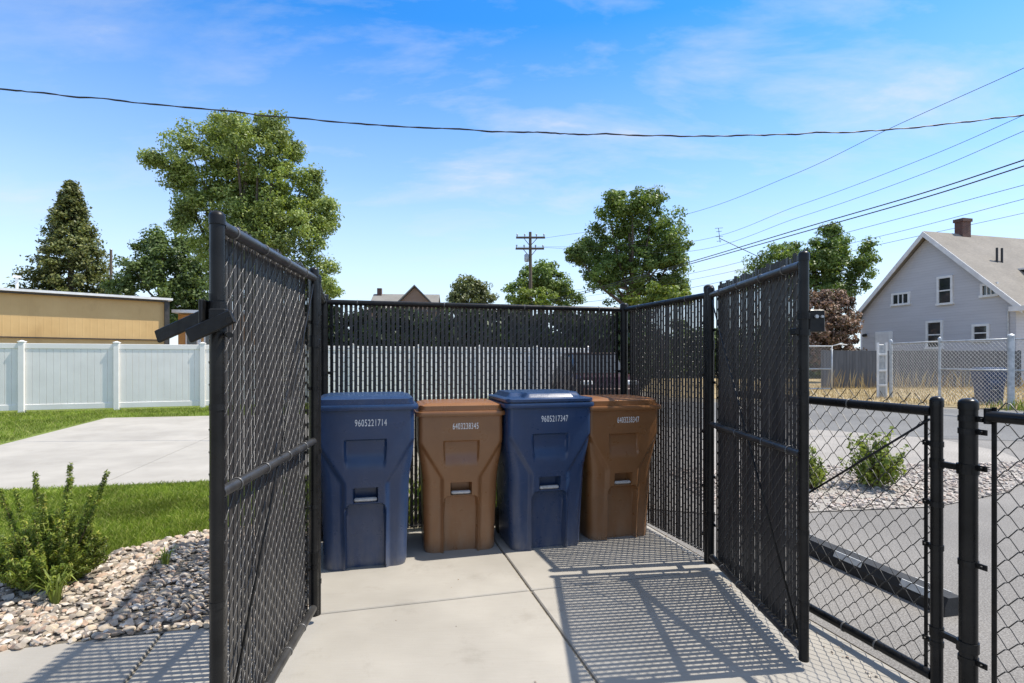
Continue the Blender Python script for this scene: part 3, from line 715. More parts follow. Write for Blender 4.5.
def tree(name,label,Y,lobes_px,mat,leafsize,per,base_u,trunk_r=.25,clump=.5,dens=1.,fill=.35,depth=.9,group=None,cat='tree',y0=None):
    lobes=[]; 
    for (u,y,ru,ry) in lobes_px:
        k=Y/F; rx=ru*k; rz_=ry*k; ryy=(rx+rz_)/2*depth
        sp=rng.uniform(-.5,.5)*max(l[2] for l in lobes_px)*k
        c=at(u,y,Y); lobes.append(((c.x,Y+sp,c.z),(rx,ryy,rz_),max(.45,rx*rz_/2.2)))
    bx=(base_u-512)/F*Y
    t=empty(name,(bx,Y,0),0,label,cat,group)
    off=np.array((bx,Y,0))
    L2=[(tuple(np.array(c)-off),r,w) for c,r,w in lobes]
    zt=max(c[2]+r[2]*.4 for c,r,w in L2); cx=np.mean([c[0] for c,_,_ in L2])
    trunk_mesh((0,0,-.05),(cx*.6,0,zt*.86),trunk_r,L2,14).build('trunk',M['bark'],t,True)
    C,Nn=crown_points(L2,per,clump,dens,fill)
    quads('crown',leaf_quads(C,Nn,leafsize),mat,t)
    return t
gt='trees beyond the fences'
def shrink(lb,k,c): return [(c[0]+(u-c[0])*k,c[1]+(y-c[1])*k,a*k,b*k) for u,y,a,b in lb]
# big poplar on the left
pop=[(196,150,26,30),(225,140,26,30),(212,118,12,18),(245,135,18,32),(268,150,22,30),(240,175,40,34),(285,160,18,26),(300,182,20,28),(200,190,26,24),(172,163,16,10),(180,175,18,12),
 (270,205,40,32),(315,205,20,26),(225,220,34,30),(205,245,22,24),(250,255,40,34),(300,245,34,32),(325,235,17,22),(320,272,22,22),(285,285,40,22),(240,285,34,24),(334,290,14,10),(225,185,34,34),(262,178,34,34),(255,232,44,34),(300,222,30,30),(190,210,10,12),(252,112,7,14),(265,112,6,12),(290,132,8,14),(158,158,8,5),(186,222,9,8),(330,205,10,14)]
pop=shrink(pop,.93,(250,265))+[(208,128,7,18),(228,130,7,20),(285,140,7,18),(310,180,7,16),(240,128,6,16)]
tree('poplar_tree','tall broad green poplar tree rising behind the left gate',32,pop,M['poplar'],.130,125,248,.34,.46,1.15,.25,group=gt)
# conifer: drooping tiers
def conifer(label,u,Y,ytop,ybot,rpx,mat):
    k=Y/F; bx=(u-512)*k; zt=CZ+(HY-ytop)*k; t=empty('conifer_tree',(bx,Y,0),0,label,'tree',gt)
    MB().tube([(0,0,0),(0,0,zt*.5),(0,0,zt-.3)],[.35,.22,.03],8).build('trunk',M['bark'],t,True)
    C=[];Nn=[]; z0=1.2
    nb=600
    for i in range(nb):
        f=(i+.5)/nb; z=z0+(zt-z0)*f**.92; rmax=rpx*k*(1-f)**.90*(.68+.44*rng.random())+.12
        a=rng.uniform(0,6.283); m=int(44+80*(1-f))
        s=rng.uniform(.25,1,m)**.7
        p=np.stack([np.cos(a)*rmax*s,np.sin(a)*rmax*s,z-.16*rmax*s**2+.10*rmax*(s>.85)],1)+rng.normal(0,(.16+.10*(1-f)),(m,3))*np.array((1,1,.7))
        C.append(p); Nn.append(np.tile((np.cos(a)*.5,np.sin(a)*.5,.8),(m,1)))
    quads('crown',leaf_quads(np.concatenate(C),np.concatenate(Nn),.20),mat,t); return t
conifer('broad pyramid-shaped conifer rising above the tan metal building',71,45,183,300,64,M['conifer'])
tree('leafy_tree','dark leafy tree between the conifer and the tall poplar',42,[(150,250,16,22),(138,272,18,22),(165,270,22,24),(182,262,14,26),(190,285,20,22),(130,290,18,14),(150,236,7,10),(178,243,6,10),(200,275,16,30),(188,305,24,20),(162,306,22,16),(205,312,18,18)],M['darktree'],.20,80,160,.25,.5,1.1,.3,group=gt)
tree('leafy_tree','small rounded olive-green tree right of the distant gabled house',58,[(470,293,20,14),(458,300,14,12),(482,300,14,12),(468,284,9,7)],M['olive'],.22,80,470,.22,.5,1.2,.3,group=gt)
tree('leafy_tree','green tree directly behind the wooden utility pole',52,[(540,282,20,18),(522,292,16,14),(556,290,16,16),(546,270,12,9),(568,298,14,10),(530,275,8,8)],M['maple'],.21,80,540,.25,.5,1.2,.3,group=gt)
tree('leafy_shrub','bright yellow-green bush at the foot of the utility pole',36,[(530,300,16,9),(543,299,15,10),(520,303,10,8)],M['limetree'],.17,44,532,.1,.3,1.6,.3,group=gt,cat='bush')
mp=[(628,205,24,14),(650,215,26,20),(608,222,20,20),(640,240,40,26),(670,240,20,20),(600,252,22,20),(622,268,34,24),(660,268,28,22),(676,255,14,16),(598,280,20,18),(640,292,44,18),(678,285,12,14),(570,258,10,7),(580,262,8,6),(612,203,12,10),(652,198,10,7),(587,240,8,8),(688,292,7,8)]
mp=shrink(mp,.94,(632,255))
tree('maple_tree','large dense green maple tree right of the utility pole',42,mp,M['maple'],.165,112,632,.36,.5,1.15,.3,group=gt)
tree('leafy_shrub','pale yellow-green bush below the large maple tree',34,[(655,294,14,10),(672,296,16,9),(640,300,12,8),(684,300,8,6)],M['limetree'],.17,44,660,.1,.3,1.5,.3,group=gt,cat='bush')
rt=[(810,262,26,20),(795,268,22,16),(835,255,14,20),(825,250,16,20),(812,262,14,20),(838,268,14,24),(800,272,18,18),(775,262,20,16),(755,268,12,10),(790,250,12,9),(856,268,13,13),(862,250,7,11),(850,283,14,12),(820,290,30,18),(780,285,26,16),(828,234,6,7),(868,262,5,6),(750,280,14,12)]
tree('leafy_tree','green open-crowned tree rising beyond the right gate and left of the grey house',48,rt,M['maple'],.185,86,815,.3,.48,1.05,.25,group=gt)
tree('copper_tree','copper-leaved shrubby tree beside the grey house, above the grey board fence',35,[(818,318,16,20),(822,300,12,10),(835,312,20,16),(828,326,22,20),(850,322,12,18),(838,300,14,8),(822,340,18,14),(848,340,14,14),(826,356,20,14),(845,358,18,12),(812,345,14,20)],M['maroon'],.14,90,838,.12,.3,1.7,.35,group=gt)
# hedge behind the vinyl fence
hb=[((x,0,1.75+.15*math.sin(x*1.7)),(.8,.6,1.9),1.6) for x in np.linspace(0,15.5,16)]
t=empty('hedge',(-10.0,23.2,0),R(6),'dark clipped hedge showing above the white fence through the slats','hedge')
MB().tube([(0,0,.3),(15.5,0,.3)],.08,6).build('stems',M['bark'],t)
C,Nn=crown_points(hb,70,.4,1.6,.3); C=C[(C[:,2]<3.75)&(C[:,2]>.05)]; Nn=np.tile((0,-.3,.6),(len(C),1))
quads('foliage',leaf_quads(C,Nn,.24),M['hedge'],t)

hb=[((x,rng.uniform(-.8,.8),1.6+rng.uniform(-.2,.6)),(1.5,1.2,rng.uniform(1.5,2.6)),1.8) for x in np.linspace(0,17,13)]
t=empty('hedge',(6.2,44,0),R(-4),'dark green overgrown hedge glimpsed through the slats of the right side fence','hedge')
MB().tube([(0,0,.3),(17,0,.3)],.1,6).build('stems',M['bark'],t)
C,Nn=crown_points(hb,60,.55,1.4,.3); k=C[:,2]>.05; quads('foliage',leaf_quads(C[k],Nn[k],.28),M['darktree'],t)

# ------------------------------------------------------------------ shrubs and weeds near the camera
def shrub(label,x,y,h,r,nshoot,mat,leafs,lpp,asp=.36,spikes=()):
    t=empty('shrub',(x,y,0),0,label,'shrub')
    mb=MB(); C=[];Nn=[]
    for i in range(nshoot+len(spikes)):
        if i<nshoot:
            a=rng.uniform(0,6.283); q=rng.random()**.55; hh=h*(1-.55*q**2)*rng.uniform(.55,1.0); e=np.array((math.cos(a)*q*r,math.sin(a)*q*r,hh))
        else: e=np.array(spikes[i-nshoot])
        b=np.array((e[0]*.12,e[1]*.12,.0)); mid=(b+e)/2+np.array((e[0]*.12,e[1]*.12,-.03*h))
        ts=np.linspace(0,1,6); pts=[(1-s)**2*b+2*s*(1-s)*mid+s*s*e for s in ts]
        mb.tube(pts,[.006,.005,.0045,.0035,.0025,.0012],5)
        sp=i>=nshoot and len(spikes)>4; nn=int(lpp*1.4) if sp else lpp
        s=rng.uniform(.45 if sp else .18,1,nn)**.8; P=((1-s)**2)[:,None]*b+(2*s*(1-s))[:,None]*mid+(s*s)[:,None]*e
        d=rng.normal(size=(nn,3)); d/=np.linalg.norm(d,axis=1)[:,None]; P=P+d*leafs*1.15*((1.35-.85*s[:,None]) if sp else (1.1-.45*s[:,None])); P[:,2]=np.maximum(P[:,2],.01)
        C.append(P); Nn.append(d+np.array((0,0,.5)))
    mb.build('stems',M['twig'],t,True); quads('foliage',leaf_quads(np.concatenate(C),np.concatenate(Nn),leafs,.35,asp),mat,t); return t
shrub('dense dark-green yew shrub in the rock bed at the left edge',-2.86,3.42,.50,.30,190,M['yew'],.020,330,asp=.17,spikes=[(.15,-.02,.76),(.36,0,.71),(.27,.06,.56),(-.10,.02,.70),(.10,.05,.66),(.28,-.03,.57),(-.3,0,.60),(.05,-.1,.60),(-.16,-.05,.62)])
shrub('larger yellow-green shrub in the pale rocks behind the low gate',3.99,6.10,.68,.33,54,M['shrub'],.042,34,spikes=[(-.28,0,.6),(.2,0,.66),(.35,0,.45)])
shrub('smaller green shrub in pale rocks partly hidden by the right slatted gate',3.24,6.05,.50,.22,36,M['shrub'],.038,34)
def tuft(label,x,y,n,h,w):
    t=empty('weed',(x,y,0),0,label,'weed'); V=[]
    for i in range(n):
        a=rng.uniform(0,6.283); q=rng.uniform(.3,.9); d=np.array((math.cos(a),math.sin(a),0)); sd=np.array((-math.sin(a),math.cos(a),0))*w
        hh=h*rng.uniform(.5,1); pts=[d*.02,d*q*hh*.4+np.array((0,0,hh*.65)),d*q*hh*.8+np.array((0,0,hh*.85)),d*q*hh*1.2+np.array((0,0,hh*.7))]
        for k,(wa,wb) in enumerate(((1,1),(1,.7),(.7,.06))): V.append([pts[k]-sd*wa/2,pts[k]+sd*wa/2,pts[k+1]+sd*wb/2,pts[k+1]-sd*wb/2])
    quads('foliage',np.array(V),M['shrub'],t); return t
tuft('light green strappy weed growing in rocks beside the yew shrub',-2.62,3.18,38,.24,.010)
tuft('small sparse weed in the rocks at the lawn edge',-2.35,3.75,16,.14,.01)

# ------------------------------------------------------------------ galvanised chain-link fence beyond the alley
def galv_fence(pts,label,h=2.0,mid=True):
    A=np.array(pts[0]); t=empty('silver_fence',(A[0],A[1],0),0,label,'fence')
    for k,(p,q) in enumerate(zip(pts[:-1],pts[1:])):
        L,rz=frame_of(p,q); o=np.array(p)-A
        Mx=Matrix.Translation((o[0],o[1],0))@Matrix.Rotation(rz,4,'Z')
        f=fabric('chain_link',M['zinc_wire'],t,L,.06,h,p=.062,v=.062,r=.0042,t=.006); f.matrix_local=Mx
        for z in ((h,h*.55) if mid and k>0 else (h,)):
            r_=MB().tube([(0,0,z),(L,0,z)],.028,8).build('rail',M['galv'],t,True); r_.matrix_local=Mx
    for k,p in enumerate(pts):
        o=np.array(p)-A; r=(.055,.04,.085,.05)[k]
        pp=MB().tube([(o[0],o[1],0),(o[0],o[1],h+.08)],r,12).build('post',M['galv'],t,True,40)
        MB().lathe((o[0],o[1],h+.06),[(r+.01,0),(r+.01,.05),(r*.5,.09),(.002,.1)],12).build('cap',M['galv'],pp,True,50)
    return t
galv_fence([(13.95,20.4),(13.97,18.1),(14.32,15.9),(19.5,15.2)],'silver chain-link fence beyond the alley in front of the grey house')
t=empty('white_gate',(13.78,20.55,0),R(8),'narrow whitish gate leaf folded against the silver fence','gate')
mb=MB(); mb.bbox((0,.1,1.0),(.30,.05,1.95),.01); mb.build('panel',M['galv'],t)
for z in (.45,1.0,1.6): MB().bbox((0,.05,z),(.36,.05,.07),.005).build('rail',M['white_paint'],t)
MB().tube([(-.17,.07,0),(-.17,.07,2.05)],.04,10).build('upright',M['white_paint'],t,True,40); MB().tube([(.17,.07,0),(.17,.07,2.05)],.04,10).build('upright',M['white_paint'],t,True,40)
t=empty('open_gate',(11.0,24.9,0),R(2),'open silver chain-link gate leaf seen just right of the slatted gate','gate')
for x in (0,1.2,2.35,3.45): MB().tube([(x,0,.05),(x,0,2.05)],.032,8).build('upright',M['galv'],t,True)
for z in (.1,1.0,2.02): MB().tube([(0,0,z),(3.45,0,z)],.03,8).build('rail',M['galv'],t,True)
fabric('chain_link',M['zinc_wire'],t,3.4,.1,2.0,p=.066,v=.066,r=.0045,t=.006)
MB().tube([(3.45,0,2.03),(3.75,-.1,2.12),(4.05,-.15,2.08)],.025,6).build('drop_bar',M['white_paint'],t,True)
# grey board fence
A=np.array((15.4,27.4)); B=np.array((25.9,28.2)); L,rz=frame_of(A,B)
t=empty('board_fence',(A[0],A[1],0),rz,'solid dark grey board fence in front of the grey house','fence')
nb=int(L/.15)
mb=MB()
for i in range(nb): mb.bbox(((i+.5)*L/nb,rng.normal(0,.003),.94),(L/nb-.006,.025,1.86+rng.normal(0,.006)),.003)
mb.build('boards',M['grey_board'],t)
for x in np.linspace(0,L,6): MB().bbox((x,.07,.95),(.1,.1,1.9),.005).build('post',M['grey_board'],t)

# ------------------------------------------------------------------ grey house
def siding(name,c1,c2,period=.16):
    m,nt,b=newmat(name); co=coords(nt)
    w=N(nt,'ShaderNodeTexWave',wave_type='BANDS',bands_direction='Z',wave_profile='SAW'); w.inputs['Scale'].default_value=2*math.pi/(20*period)
    nt.links.new(co,w.inputs[0])
    f=noise(nt,coords(nt,(.4,.4,3)),1.2,5); col=ramp(nt,f,[(.3,c1),(.7,c2)])
    ln=ramp(nt,w.outputs['Fac'],[(0.,.78),(.16,1.),(1.,1.)]); col=mix(nt,1.,col,ln,'MULTIPLY')
    nt.links.new(col,b.inputs['Base Color']); b.inputs['Roughness'].default_value=.6
    bump(nt,b,w.outputs['Fac'],.6,.02); return m
def shingles(name,c1,c2):
    m,nt,b=newmat(name); co=coords(nt)
    f=noise(nt,coords(nt,(1,1,5)),5,5,.7); col=ramp(nt,f,[(.3,c1),(.7,c2)])
    f2=noise(nt,co,.6,4); col=mix(nt,1.,col,ramp(nt,f2,[(.3,.85),(.7,1.12)]),'MULTIPLY')
    nt.links.new(col,b.inputs['Base Color']); b.inputs['Roughness'].default_value=.9; bump(nt,b,f,.4,.03); return m
M['siding']=siding('grey_lap_siding',(.47,.475,.505),(.53,.535,.565))
M['shingle']=shingles('brown_shingles',(.185,.165,.142),(.26,.235,.20))
M['grey_roof']=shingles('grey_shingles',(.17,.16,.14),(.26,.245,.22))
M['tan_wall']=siding('tan_lap_siding',(.26,.17,.12),(.32,.22,.155))
m,nt,b=newmat('red_brick'); bk=N(nt,'ShaderNodeTexBrick'); bk.inputs['Scale'].default_value=1; bk.inputs['Brick Width'].default_value=.22; bk.inputs['Row Height'].default_value=.075; bk.inputs['Mortar Size'].default_value=.008
bk.inputs['Color1'].default_value=(.13,.05,.036,1); bk.inputs['Color2'].default_value=(.075,.034,.027,1); bk.inputs['Mortar'].default_value=(.2,.16,.13,1)
nt.links.new(_map(nt,coords(nt),(1,1,1)),bk.inputs[0]); mpn=bk.inputs[0].links[0].from_node; mpn.inputs['Rotation'].default_value=(R(90),0,0)
nt.links.new(bk.outputs[0],b.inputs['Base Color']); b.inputs['Roughness'].default_value=.9; M['brick']=m

NH=np.array((26.85,29.5)); dW=np.array((-.26,.966)); dW/=np.hypot(*dW); dR=np.array((dW[1],-dW[0]))
rzh=math.atan2(dR[1],dR[0])             # local x: along the ridge (away right), local y: along the gable wall
W_=9.42; ZE=4.62; ZA=9.18; LEN=16.
hs=empty('grey_house',(NH[0],NH[1],0),rzh,'two-storey grey sided house with a steep brown gable roof','house')
mb=MB(); v=[(0,0,0),(0,W_,0),(0,W_,ZE),(0,W_/2,ZA-.15),(0,0,ZE),(LEN,0,0),(LEN,W_,0),(LEN,W_,ZE),(LEN,W_/2,ZA-.15),(LEN,0,ZE)]
mb.add(v,[(4,3,2,1,0),(5,6,7,8,9),(0,5,9,4),(1,2,7,6),(0,1,6,5)]); mb.build('wall',M['siding'],hs)
sl=(ZA-ZE)/(W_/2); ov=.55
rf=MB()
for s_ in (0,1):
    y0,y1=(-ov,W_/2) if s_==0 else (W_+ov,W_/2); z0=ZE-ov*sl+.12; z1=ZA+.12; t_=.16
    v=[(-.45,y0,z0),(LEN+.4,y0,z0),(LEN+.4,y1,z1),(-.45,y1,z1)]; v=v+[(a,b_,c_-t_) for a,b_,c_ in v]
    rf.add(v,[(0,1,2,3),(7,6,5,4),(0,4,5,1),(1,5,6,2),(2,6,7,3),(3,7,4,0)])
roof=rf.build('roof',M['shingle'],hs)
rb=MB()
for s_ in (0,1):                           # white rake boards
    y0,y1=(-ov-.02,W_/2) if s_==0 else (W_+ov+.02,W_/2); z0=ZE-ov*sl+.10; z1=ZA+.10
    v=[(-.50,y0,z0),(-.452,y0,z0),(-.452,y1,z1),(-.50,y1,z1)]; v=v+[(a,b_,c_-.34) for a,b_,c_ in v]
    rb.add(v,[(0,1,2,3),(7,6,5,4),(0,4,5,1),(1,5,6,2),(2,6,7,3),(3,7,4,0)])
rb.build('rake_board',M['trim_paint'],hs)
for yy in (W_+.12,-.12):
    MB().box((-.25,yy+(.25 if yy>0 else -.25),ZE-.52),(.55,.8,.26)).build('eave_return',M['trim_paint'],hs)
MB().box((LEN/2,-.3,ZE-.42),(LEN-.2,.5,.06)).build('soffit',M['trim_paint'],hs)
def on_wall(u,y):
    k=(u-512)/F; s=(NH[0]-NH[1]*k)/(-dW[0]+dW[1]*k); Yd=NH[1]+dW[1]*s; return s,CZ+(HY-y)/F*Yd
def wall_window(u0,u1,y0,y1,kind):
    a,z1=on_wall(u0,y0); b_,_=on_wall(u1,y0); _,z0=on_wall((u0+u1)/2,y1); _,z1=on_wall((u0+u1)/2,y0)
    yc=(a+b_)/2; w=abs(a-b_); h=z1-z0; zc=(z0+z1)/2; tw=.13
    fr=MB()
    fr.box((-.04,yc,z1-tw/2),(.1,w,tw)); fr.box((-.05,yc,z0+tw/2),(.14,w+.1,tw)); fr.box((-.041,yc-w/2+tw/2,zc),(.1,tw,h-2*tw-.004)); fr.box((-.041,yc+w/2-tw/2,zc),(.1,tw,h-2*tw-.004))
    if kind=='hung': fr.box((-.03,yc,zc),(.08,w-2*tw-.004,.07))
    if kind=='wide': 
        for q in (-1,1): fr.box((-.03,yc+q*w*.12,zc),(.08,.06,h-2*tw-.004))
    f=fr.build('window',M['white_paint'],hs)
    MB().box((-.008,yc,zc),(.04,w-2*tw+.01,h-2*tw+.01)).build('pane',M['glass'],f)
wall_window(937.5,953.5,276,305,'hung'); wall_window(892,910.5,292.5,305.5,'wide'); wall_window(981,998.5,283,297,'wide')
wall_window(926.5,943.5,320.5,349,'hung'); wall_window(972.5,990,324,342,'hung')
a,z1=on_wall(876,332); b_,_=on_wall(893,332)
dr=MB().bbox((-.03,(a+b_)/2,z1/2),(.08,abs(a-b_),z1),.01).build('door',M['white_paint'],hs)
MB().bbox((-.075,(a+b_)/2,z1-.6),(.02,abs(a-b_)*.66,.9),.005).build('door_panel',M['trim_paint'],dr)
ch=MB(); ch.box((2.75,W_/2,ZA+.3),(.68,.5,1.5)); ch.box((2.75,W_/2,ZA+.95),(.80,.62,.20)); ch.build('chimney',M['brick'],roof)
for x in (2.35,2.75):
    zz=ZE+sl*2.5; MB().tube([(x,2.5,zz-.3),(x,2.5,zz+.95)],.06,8).build('vent_pipe',M['cable'],roof)
dm=MB().box((4.3,1.7,ZE+sl*1.5+.15),(1.7,1.5,.8)).build('dormer',M['cable'],roof); MB().box((4.3,1.55,ZE+sl*1.5+.62),(2.0,2.0,.10)).build('dormer_roof',M['trim_paint'],dm)
MB().tube([(-.07,.35,.3),(-.07,.35,ZE-.5)],.045,8).build('meter_pipe',M['galv'],hs)
lp=MB(); lp.tube([(0,on_wall(866,335)[0],on_wall(866,335)[1]),(-.25,on_wall(866,335)[0],on_wall(866,335)[1]-.05)],.1,8); lp.build('wall_lamp',M['cable'],hs)

# small house behind, to the left of the grey house; distant gabled house in the middle
def gable_house(label,x,y,rz,w,l,ze,za,wall,roofm,win=(),front=None):
    t=empty('house',(x,y,0),rz,label,'house')
    mb=MB(); v=[(0,-w/2,0),(0,w/2,0),(0,w/2,ze),(0,0,za),(0,-w/2,ze),(l,-w/2,0),(l,w/2,0),(l,w/2,ze),(l,0,za),(l,-w/2,ze)]
    mb.add(v,[(4,3,2,1,0),(5,6,7,8,9),(0,5,9,4),(1,2,7,6)]); mb.build('wall',wall,t)
    rf=MB(); sl=(za-ze)/(w/2)
    for s_ in (-1,1):
        v=[(-.4,s_*(w/2+.4),ze-.4*sl+.1),(l+.4,s_*(w/2+.4),ze-.4*sl+.1),(l+.4,0,za+.1),(-.4,0,za+.1)]; v=v+[(a,b_,c_+.15) for a,b_,c_ in v]
        rf.add(v,[(0,1,2,3),(7,6,5,4),(0,4,5,1),(1,5,6,2),(2,6,7,3),(3,7,4,0)])
    r_=rf.build('roof',roofm,t)
    return t,r_
t,r_=gable_house('smaller grey-roofed house half hidden behind the grey house',38.0,56.,R(10),7,9,6.2,8.8,M['siding'],M['grey_roof'])
fr=MB().box((-.05,1.2,4.8),(.1,1.2,1.5)).build('window',M['white_paint'],t); MB().box((-.09,1.2,4.8),(.06,.95,1.2)).build('pane',M['glass'],fr)
t,r_=gable_house('distant house with a brown gable showing above the back fence',-15.2,62.5,R(4),7.5,6.6,6.6,8.6,M['tan_wall'],M['grey_roof'])
# cross gable facing the camera
mb=MB(); gx,gy=4.6,-4.0
mb.add([(gx-2.7,gy,0),(gx+2.7,gy,0),(gx+2.7,gy,6.4),(gx,gy,9.1),(gx-2.7,gy,6.4),(gx-2.7,gy+5,0),(gx+2.7,gy+5,0),(gx+2.7,gy+5,6.4),(gx,gy+5,9.1),(gx-2.7,gy+5,6.4)],[(0,1,2,3,4),(9,8,7,6,5),(0,4,9,5),(1,6,7,2)]); mb.build('gable_wall',M['tan_wall'],t)
mb=MB()
for s_ in (-1,1):
    v=[(gx+s_*3.1,gy-.4,6.05),(gx+s_*3.1,gy+5,6.05),(gx,gy+5,9.2),(gx,gy-.4,9.2)]; v=v+[(a,b_,c_+.16) for a,b_,c_ in v]
    mb.add(v,[(0,1,2,3),(7,6,5,4),(0,4,5,1),(1,5,6,2),(2,6,7,3),(3,7,4,0)])
mb.build('gable_roof',M['grey_roof'],t)
MB().box((.3,-.2,9.0),(.5,.5,.9)).build('chimney',M['brick'],r_)

# ------------------------------------------------------------------ utility pole, wires, antenna
up=at(530,232,46)
t=empty('utility_pole',(up.x,46,0),0,'brown wooden utility pole with two crossarms above the trees','utility pole')
MB().tube([(0,0,0),(.05,0,6),(0.02,0,up.z)],[.20,.16,.12],10).build('pole',M['wood_pole'],t,True,40)
for yy,(ul,ur) in ((238,(516,545)),(249,(515.5,544))):
    z=CZ+(HY-yy)/F*46; xl,xr=(ul-530)/F*46,(ur-530)/F*46
    ca=MB().bbox(((xl+xr)/2,-.16,z),(xr-xl,.13,.16),.01).build('crossarm',M['wood_pole'],t)
    for f in (.04,.3,.7,.96):
        MB().lathe((xl+(xr-xl)*f,-.16,z+.08),[(.03,0),(.03,.08),(.07,.1),(.07,.2),(.03,.24)],8).build('insulator',M['galv'],ca,True)
    bmr=MB(); bmr.tube([((xl+xr)/2-.55,-.14,z-.05),(0,-.14,z-.7)],.03,5); bmr.tube([((xl+xr)/2+.55,-.14,z-.05),(0,-.14,z-.7)],.03,5); bmr.build('brace',M['wood_pole'],t)
MB().lathe((-.28,-.1,CZ+(HY-256)/F*46-.5),[(.16,0),(.2,.1),(.2,.55),(.16,.62),(.05,.68)],10).build('transformer',M['galv'],t,True,40)
pole2=at(111,250,44)
t=empty('thin_pole',(pole2.x,44,0),0,'thin grey pole standing between the conifer and the dark tree','pole')
MB().tube([(0,0,0),(0,0,pole2.z)],[.13,.09],8).build('shaft',M['wood_pole'],t,True,40); MB().lathe((0,0,pole2.z-.01),[(.10,0),(.11,.05),(.04,.1)],8).build('cap',M['galv'],t,True)
def wire(label,pts,r,mat=None,wob=0,group='power lines crossing the sky',sub=14):
    P=[at(*p) for p in pts]; out=[]
    n=len(P)
    for i in range(n-1):                       # Catmull-Rom through the points
        a,b_,c_,d=P[max(i-1,0)],P[i],P[i+1],P[min(i+2,n-1)]
        for k in range(sub+(i==n-2)):
            s=k/sub; out.append(.5*((2*b_)+(c_-a)*s+(2*a-5*b_+4*c_-d)*s*s+(3*b_-a-3*c_+d)*s**3))
    mb=MB()
    if wob:
        tw=np.cumsum(rng.uniform(.25,.8,len(out))); dr_=np.convolve(rng.normal(0,.016,len(out)),np.ones(5)/5,'same')
        for ph in (0,math.pi):                 # two strands twisted round each other
            mb.tube([p+Vector((0,math.cos(ph+tw[i])*wob,math.sin(ph+tw[i])*wob+dr_[i])) for i,p in enumerate(out)],r,6)
    else: mb.tube(out,r,5)
    o=mb.build('overhead_wire',mat or M['cable'],None,True); return tag(o,label,'wire',group)
wire('thick twisted black cable sagging across the whole sky from left to right',[(-120,84,9.4),(0,90,9.6),(150,104,9.8),(300,119,10),(440,128.5,10.1),(560,133.5,10.2),(680,136,10.3),(800,134,10.4),(900,129,10.5),(1024,115,10.6),(1150,98,10.7)],.0095,wob=.006,sub=26)
wire('thin wire highest at the right edge, climbing steeply from the maple',[(545,238,45.5),(675,217,34),(790,176,27),(893,127,22),(1024,68,18),(1200,-15,14)],.011)
wire('upper of two thin parallel wires meeting the twisted cable at right',[(518,247,45.5),(681,243,35),(800,205,27),(920,160,21.5),(1024,115,18),(1200,35,14)],.010)
wire('lower of two thin parallel wires just below the twisted cable',[(543,247.5,45.5),(682,252,35),(800,217,27),(920,175,21.5),(1024,131,18),(1200,55,14)],.010)
wire('upper strand of the heavy double cable running down to the maple',[(530,305,45.5),(585,291,40),(683,264,31),(800,229,24),(920,194,19),(1024,160,16),(1200,100,12.5)],.022)
wire('lower strand of the heavy double cable running down to the maple',[(531,307,45.5),(585,293,40),(683,266,31),(800,233,24),(920,199,19),(1024,166,16),(1200,108,12.5)],.022)
wire('thin wire passing just above the grey house roof and below the double cable',[(560,292,45),(688,274,34),(841,234,24),(1024,185,17),(1200,138,13)],.010)
wire('thin wire second from the bottom, crossing above the brick chimney',[(560,300,45),(690,280,34),(873,238,24),(1024,199,17),(1200,153,13)],.009)
wire('lowest thin wire, passing behind the brick chimney',[(560,305,60),(690,288,56),(875,245.6,50),(1024,213,46),(1200,172,42)],.02)
t=empty('aerial_mast',((757-512)/F*49,49,0),0,'thin television aerial on a leaning mast above the right slatted gate','aerial')
a=at(757,256,49); b_=at(719,238,49); o=Vector((a.x,49,0))
MB().tube([(0,0,0),tuple(a-o)],.05,8).build('mast',M['cable'],t,True); MB().tube([tuple(a-o),tuple(b_-o)],.03,6).build('boom',M['cable'],t,True)
an=MB(); c=b_-o; an.tube([c+Vector((-.05,0,.9)),c+Vector((.1,0,-.4))],.025,5)
for dz,w in ((.85,.35),(.55,.25),(.1,.35),(-.3,.2)): an.tube([c+Vector((-w,0,dz)),c+Vector((w,0,dz+.05))],.02,5)
an.build('antenna',M['cable'],t,True)

# ------------------------------------------------------------------ parked car seen through the back slats
M['carpaint']=mottled('dark_red_paint',(.045,.013,.010),(.06,.018,.012),2,.25,0,spec=.6)
M['lamp']=mottled('lamp_glass',(.55,.53,.5),(.7,.68,.65),10,.15)
t=empty('parked_car',(2.75,15.6,0),R(6),'dark red parked car glimpsed through the back fence slats','car')
def carsec(zs): 
    mb=MB(); v=[]; 
    for y,w,z0,z1 in zs: v+=[(-w,y,z0),(w,y,z0),(w*.98,y,z1-.08),(w*.9,y,z1),(-w*.9,y,z1),(-w*.98,y,z1-.08)]
    n=len(zs); f=[(k*6+i,k*6+(i+1)%6,k*6+6+(i+1)%6,k*6+6+i) for k in range(n-1) for i in range(6)]
    f+=[(5,4,3,2,1,0),tuple((n-1)*6+i for i in range(6))]; return mb.add(v,f)
body=carsec([(0,.80,.35,.75),(.08,.88,.28,.92),(1.2,.92,.25,1.02),(3.9,.92,.25,1.03),(4.3,.88,.3,.95),(4.4,.8,.38,.85)]).build('body',M['carpaint'],t,True,40)
carsec([(1.0,.84,1.0,1.02),(1.75,.76,1.0,1.58),(3.4,.75,1.0,1.6),(4.1,.8,1.0,1.06)]).build('windows',M['glass'],t,True,30)
MB().bbox((0,2.6,1.605),(1.38,1.75,.05),.02).build('roof',M['carpaint'],t)
MB().bbox((0,-.03,.5),(1.55,.12,.22),.03).build('bumper',M['carpaint'],t)
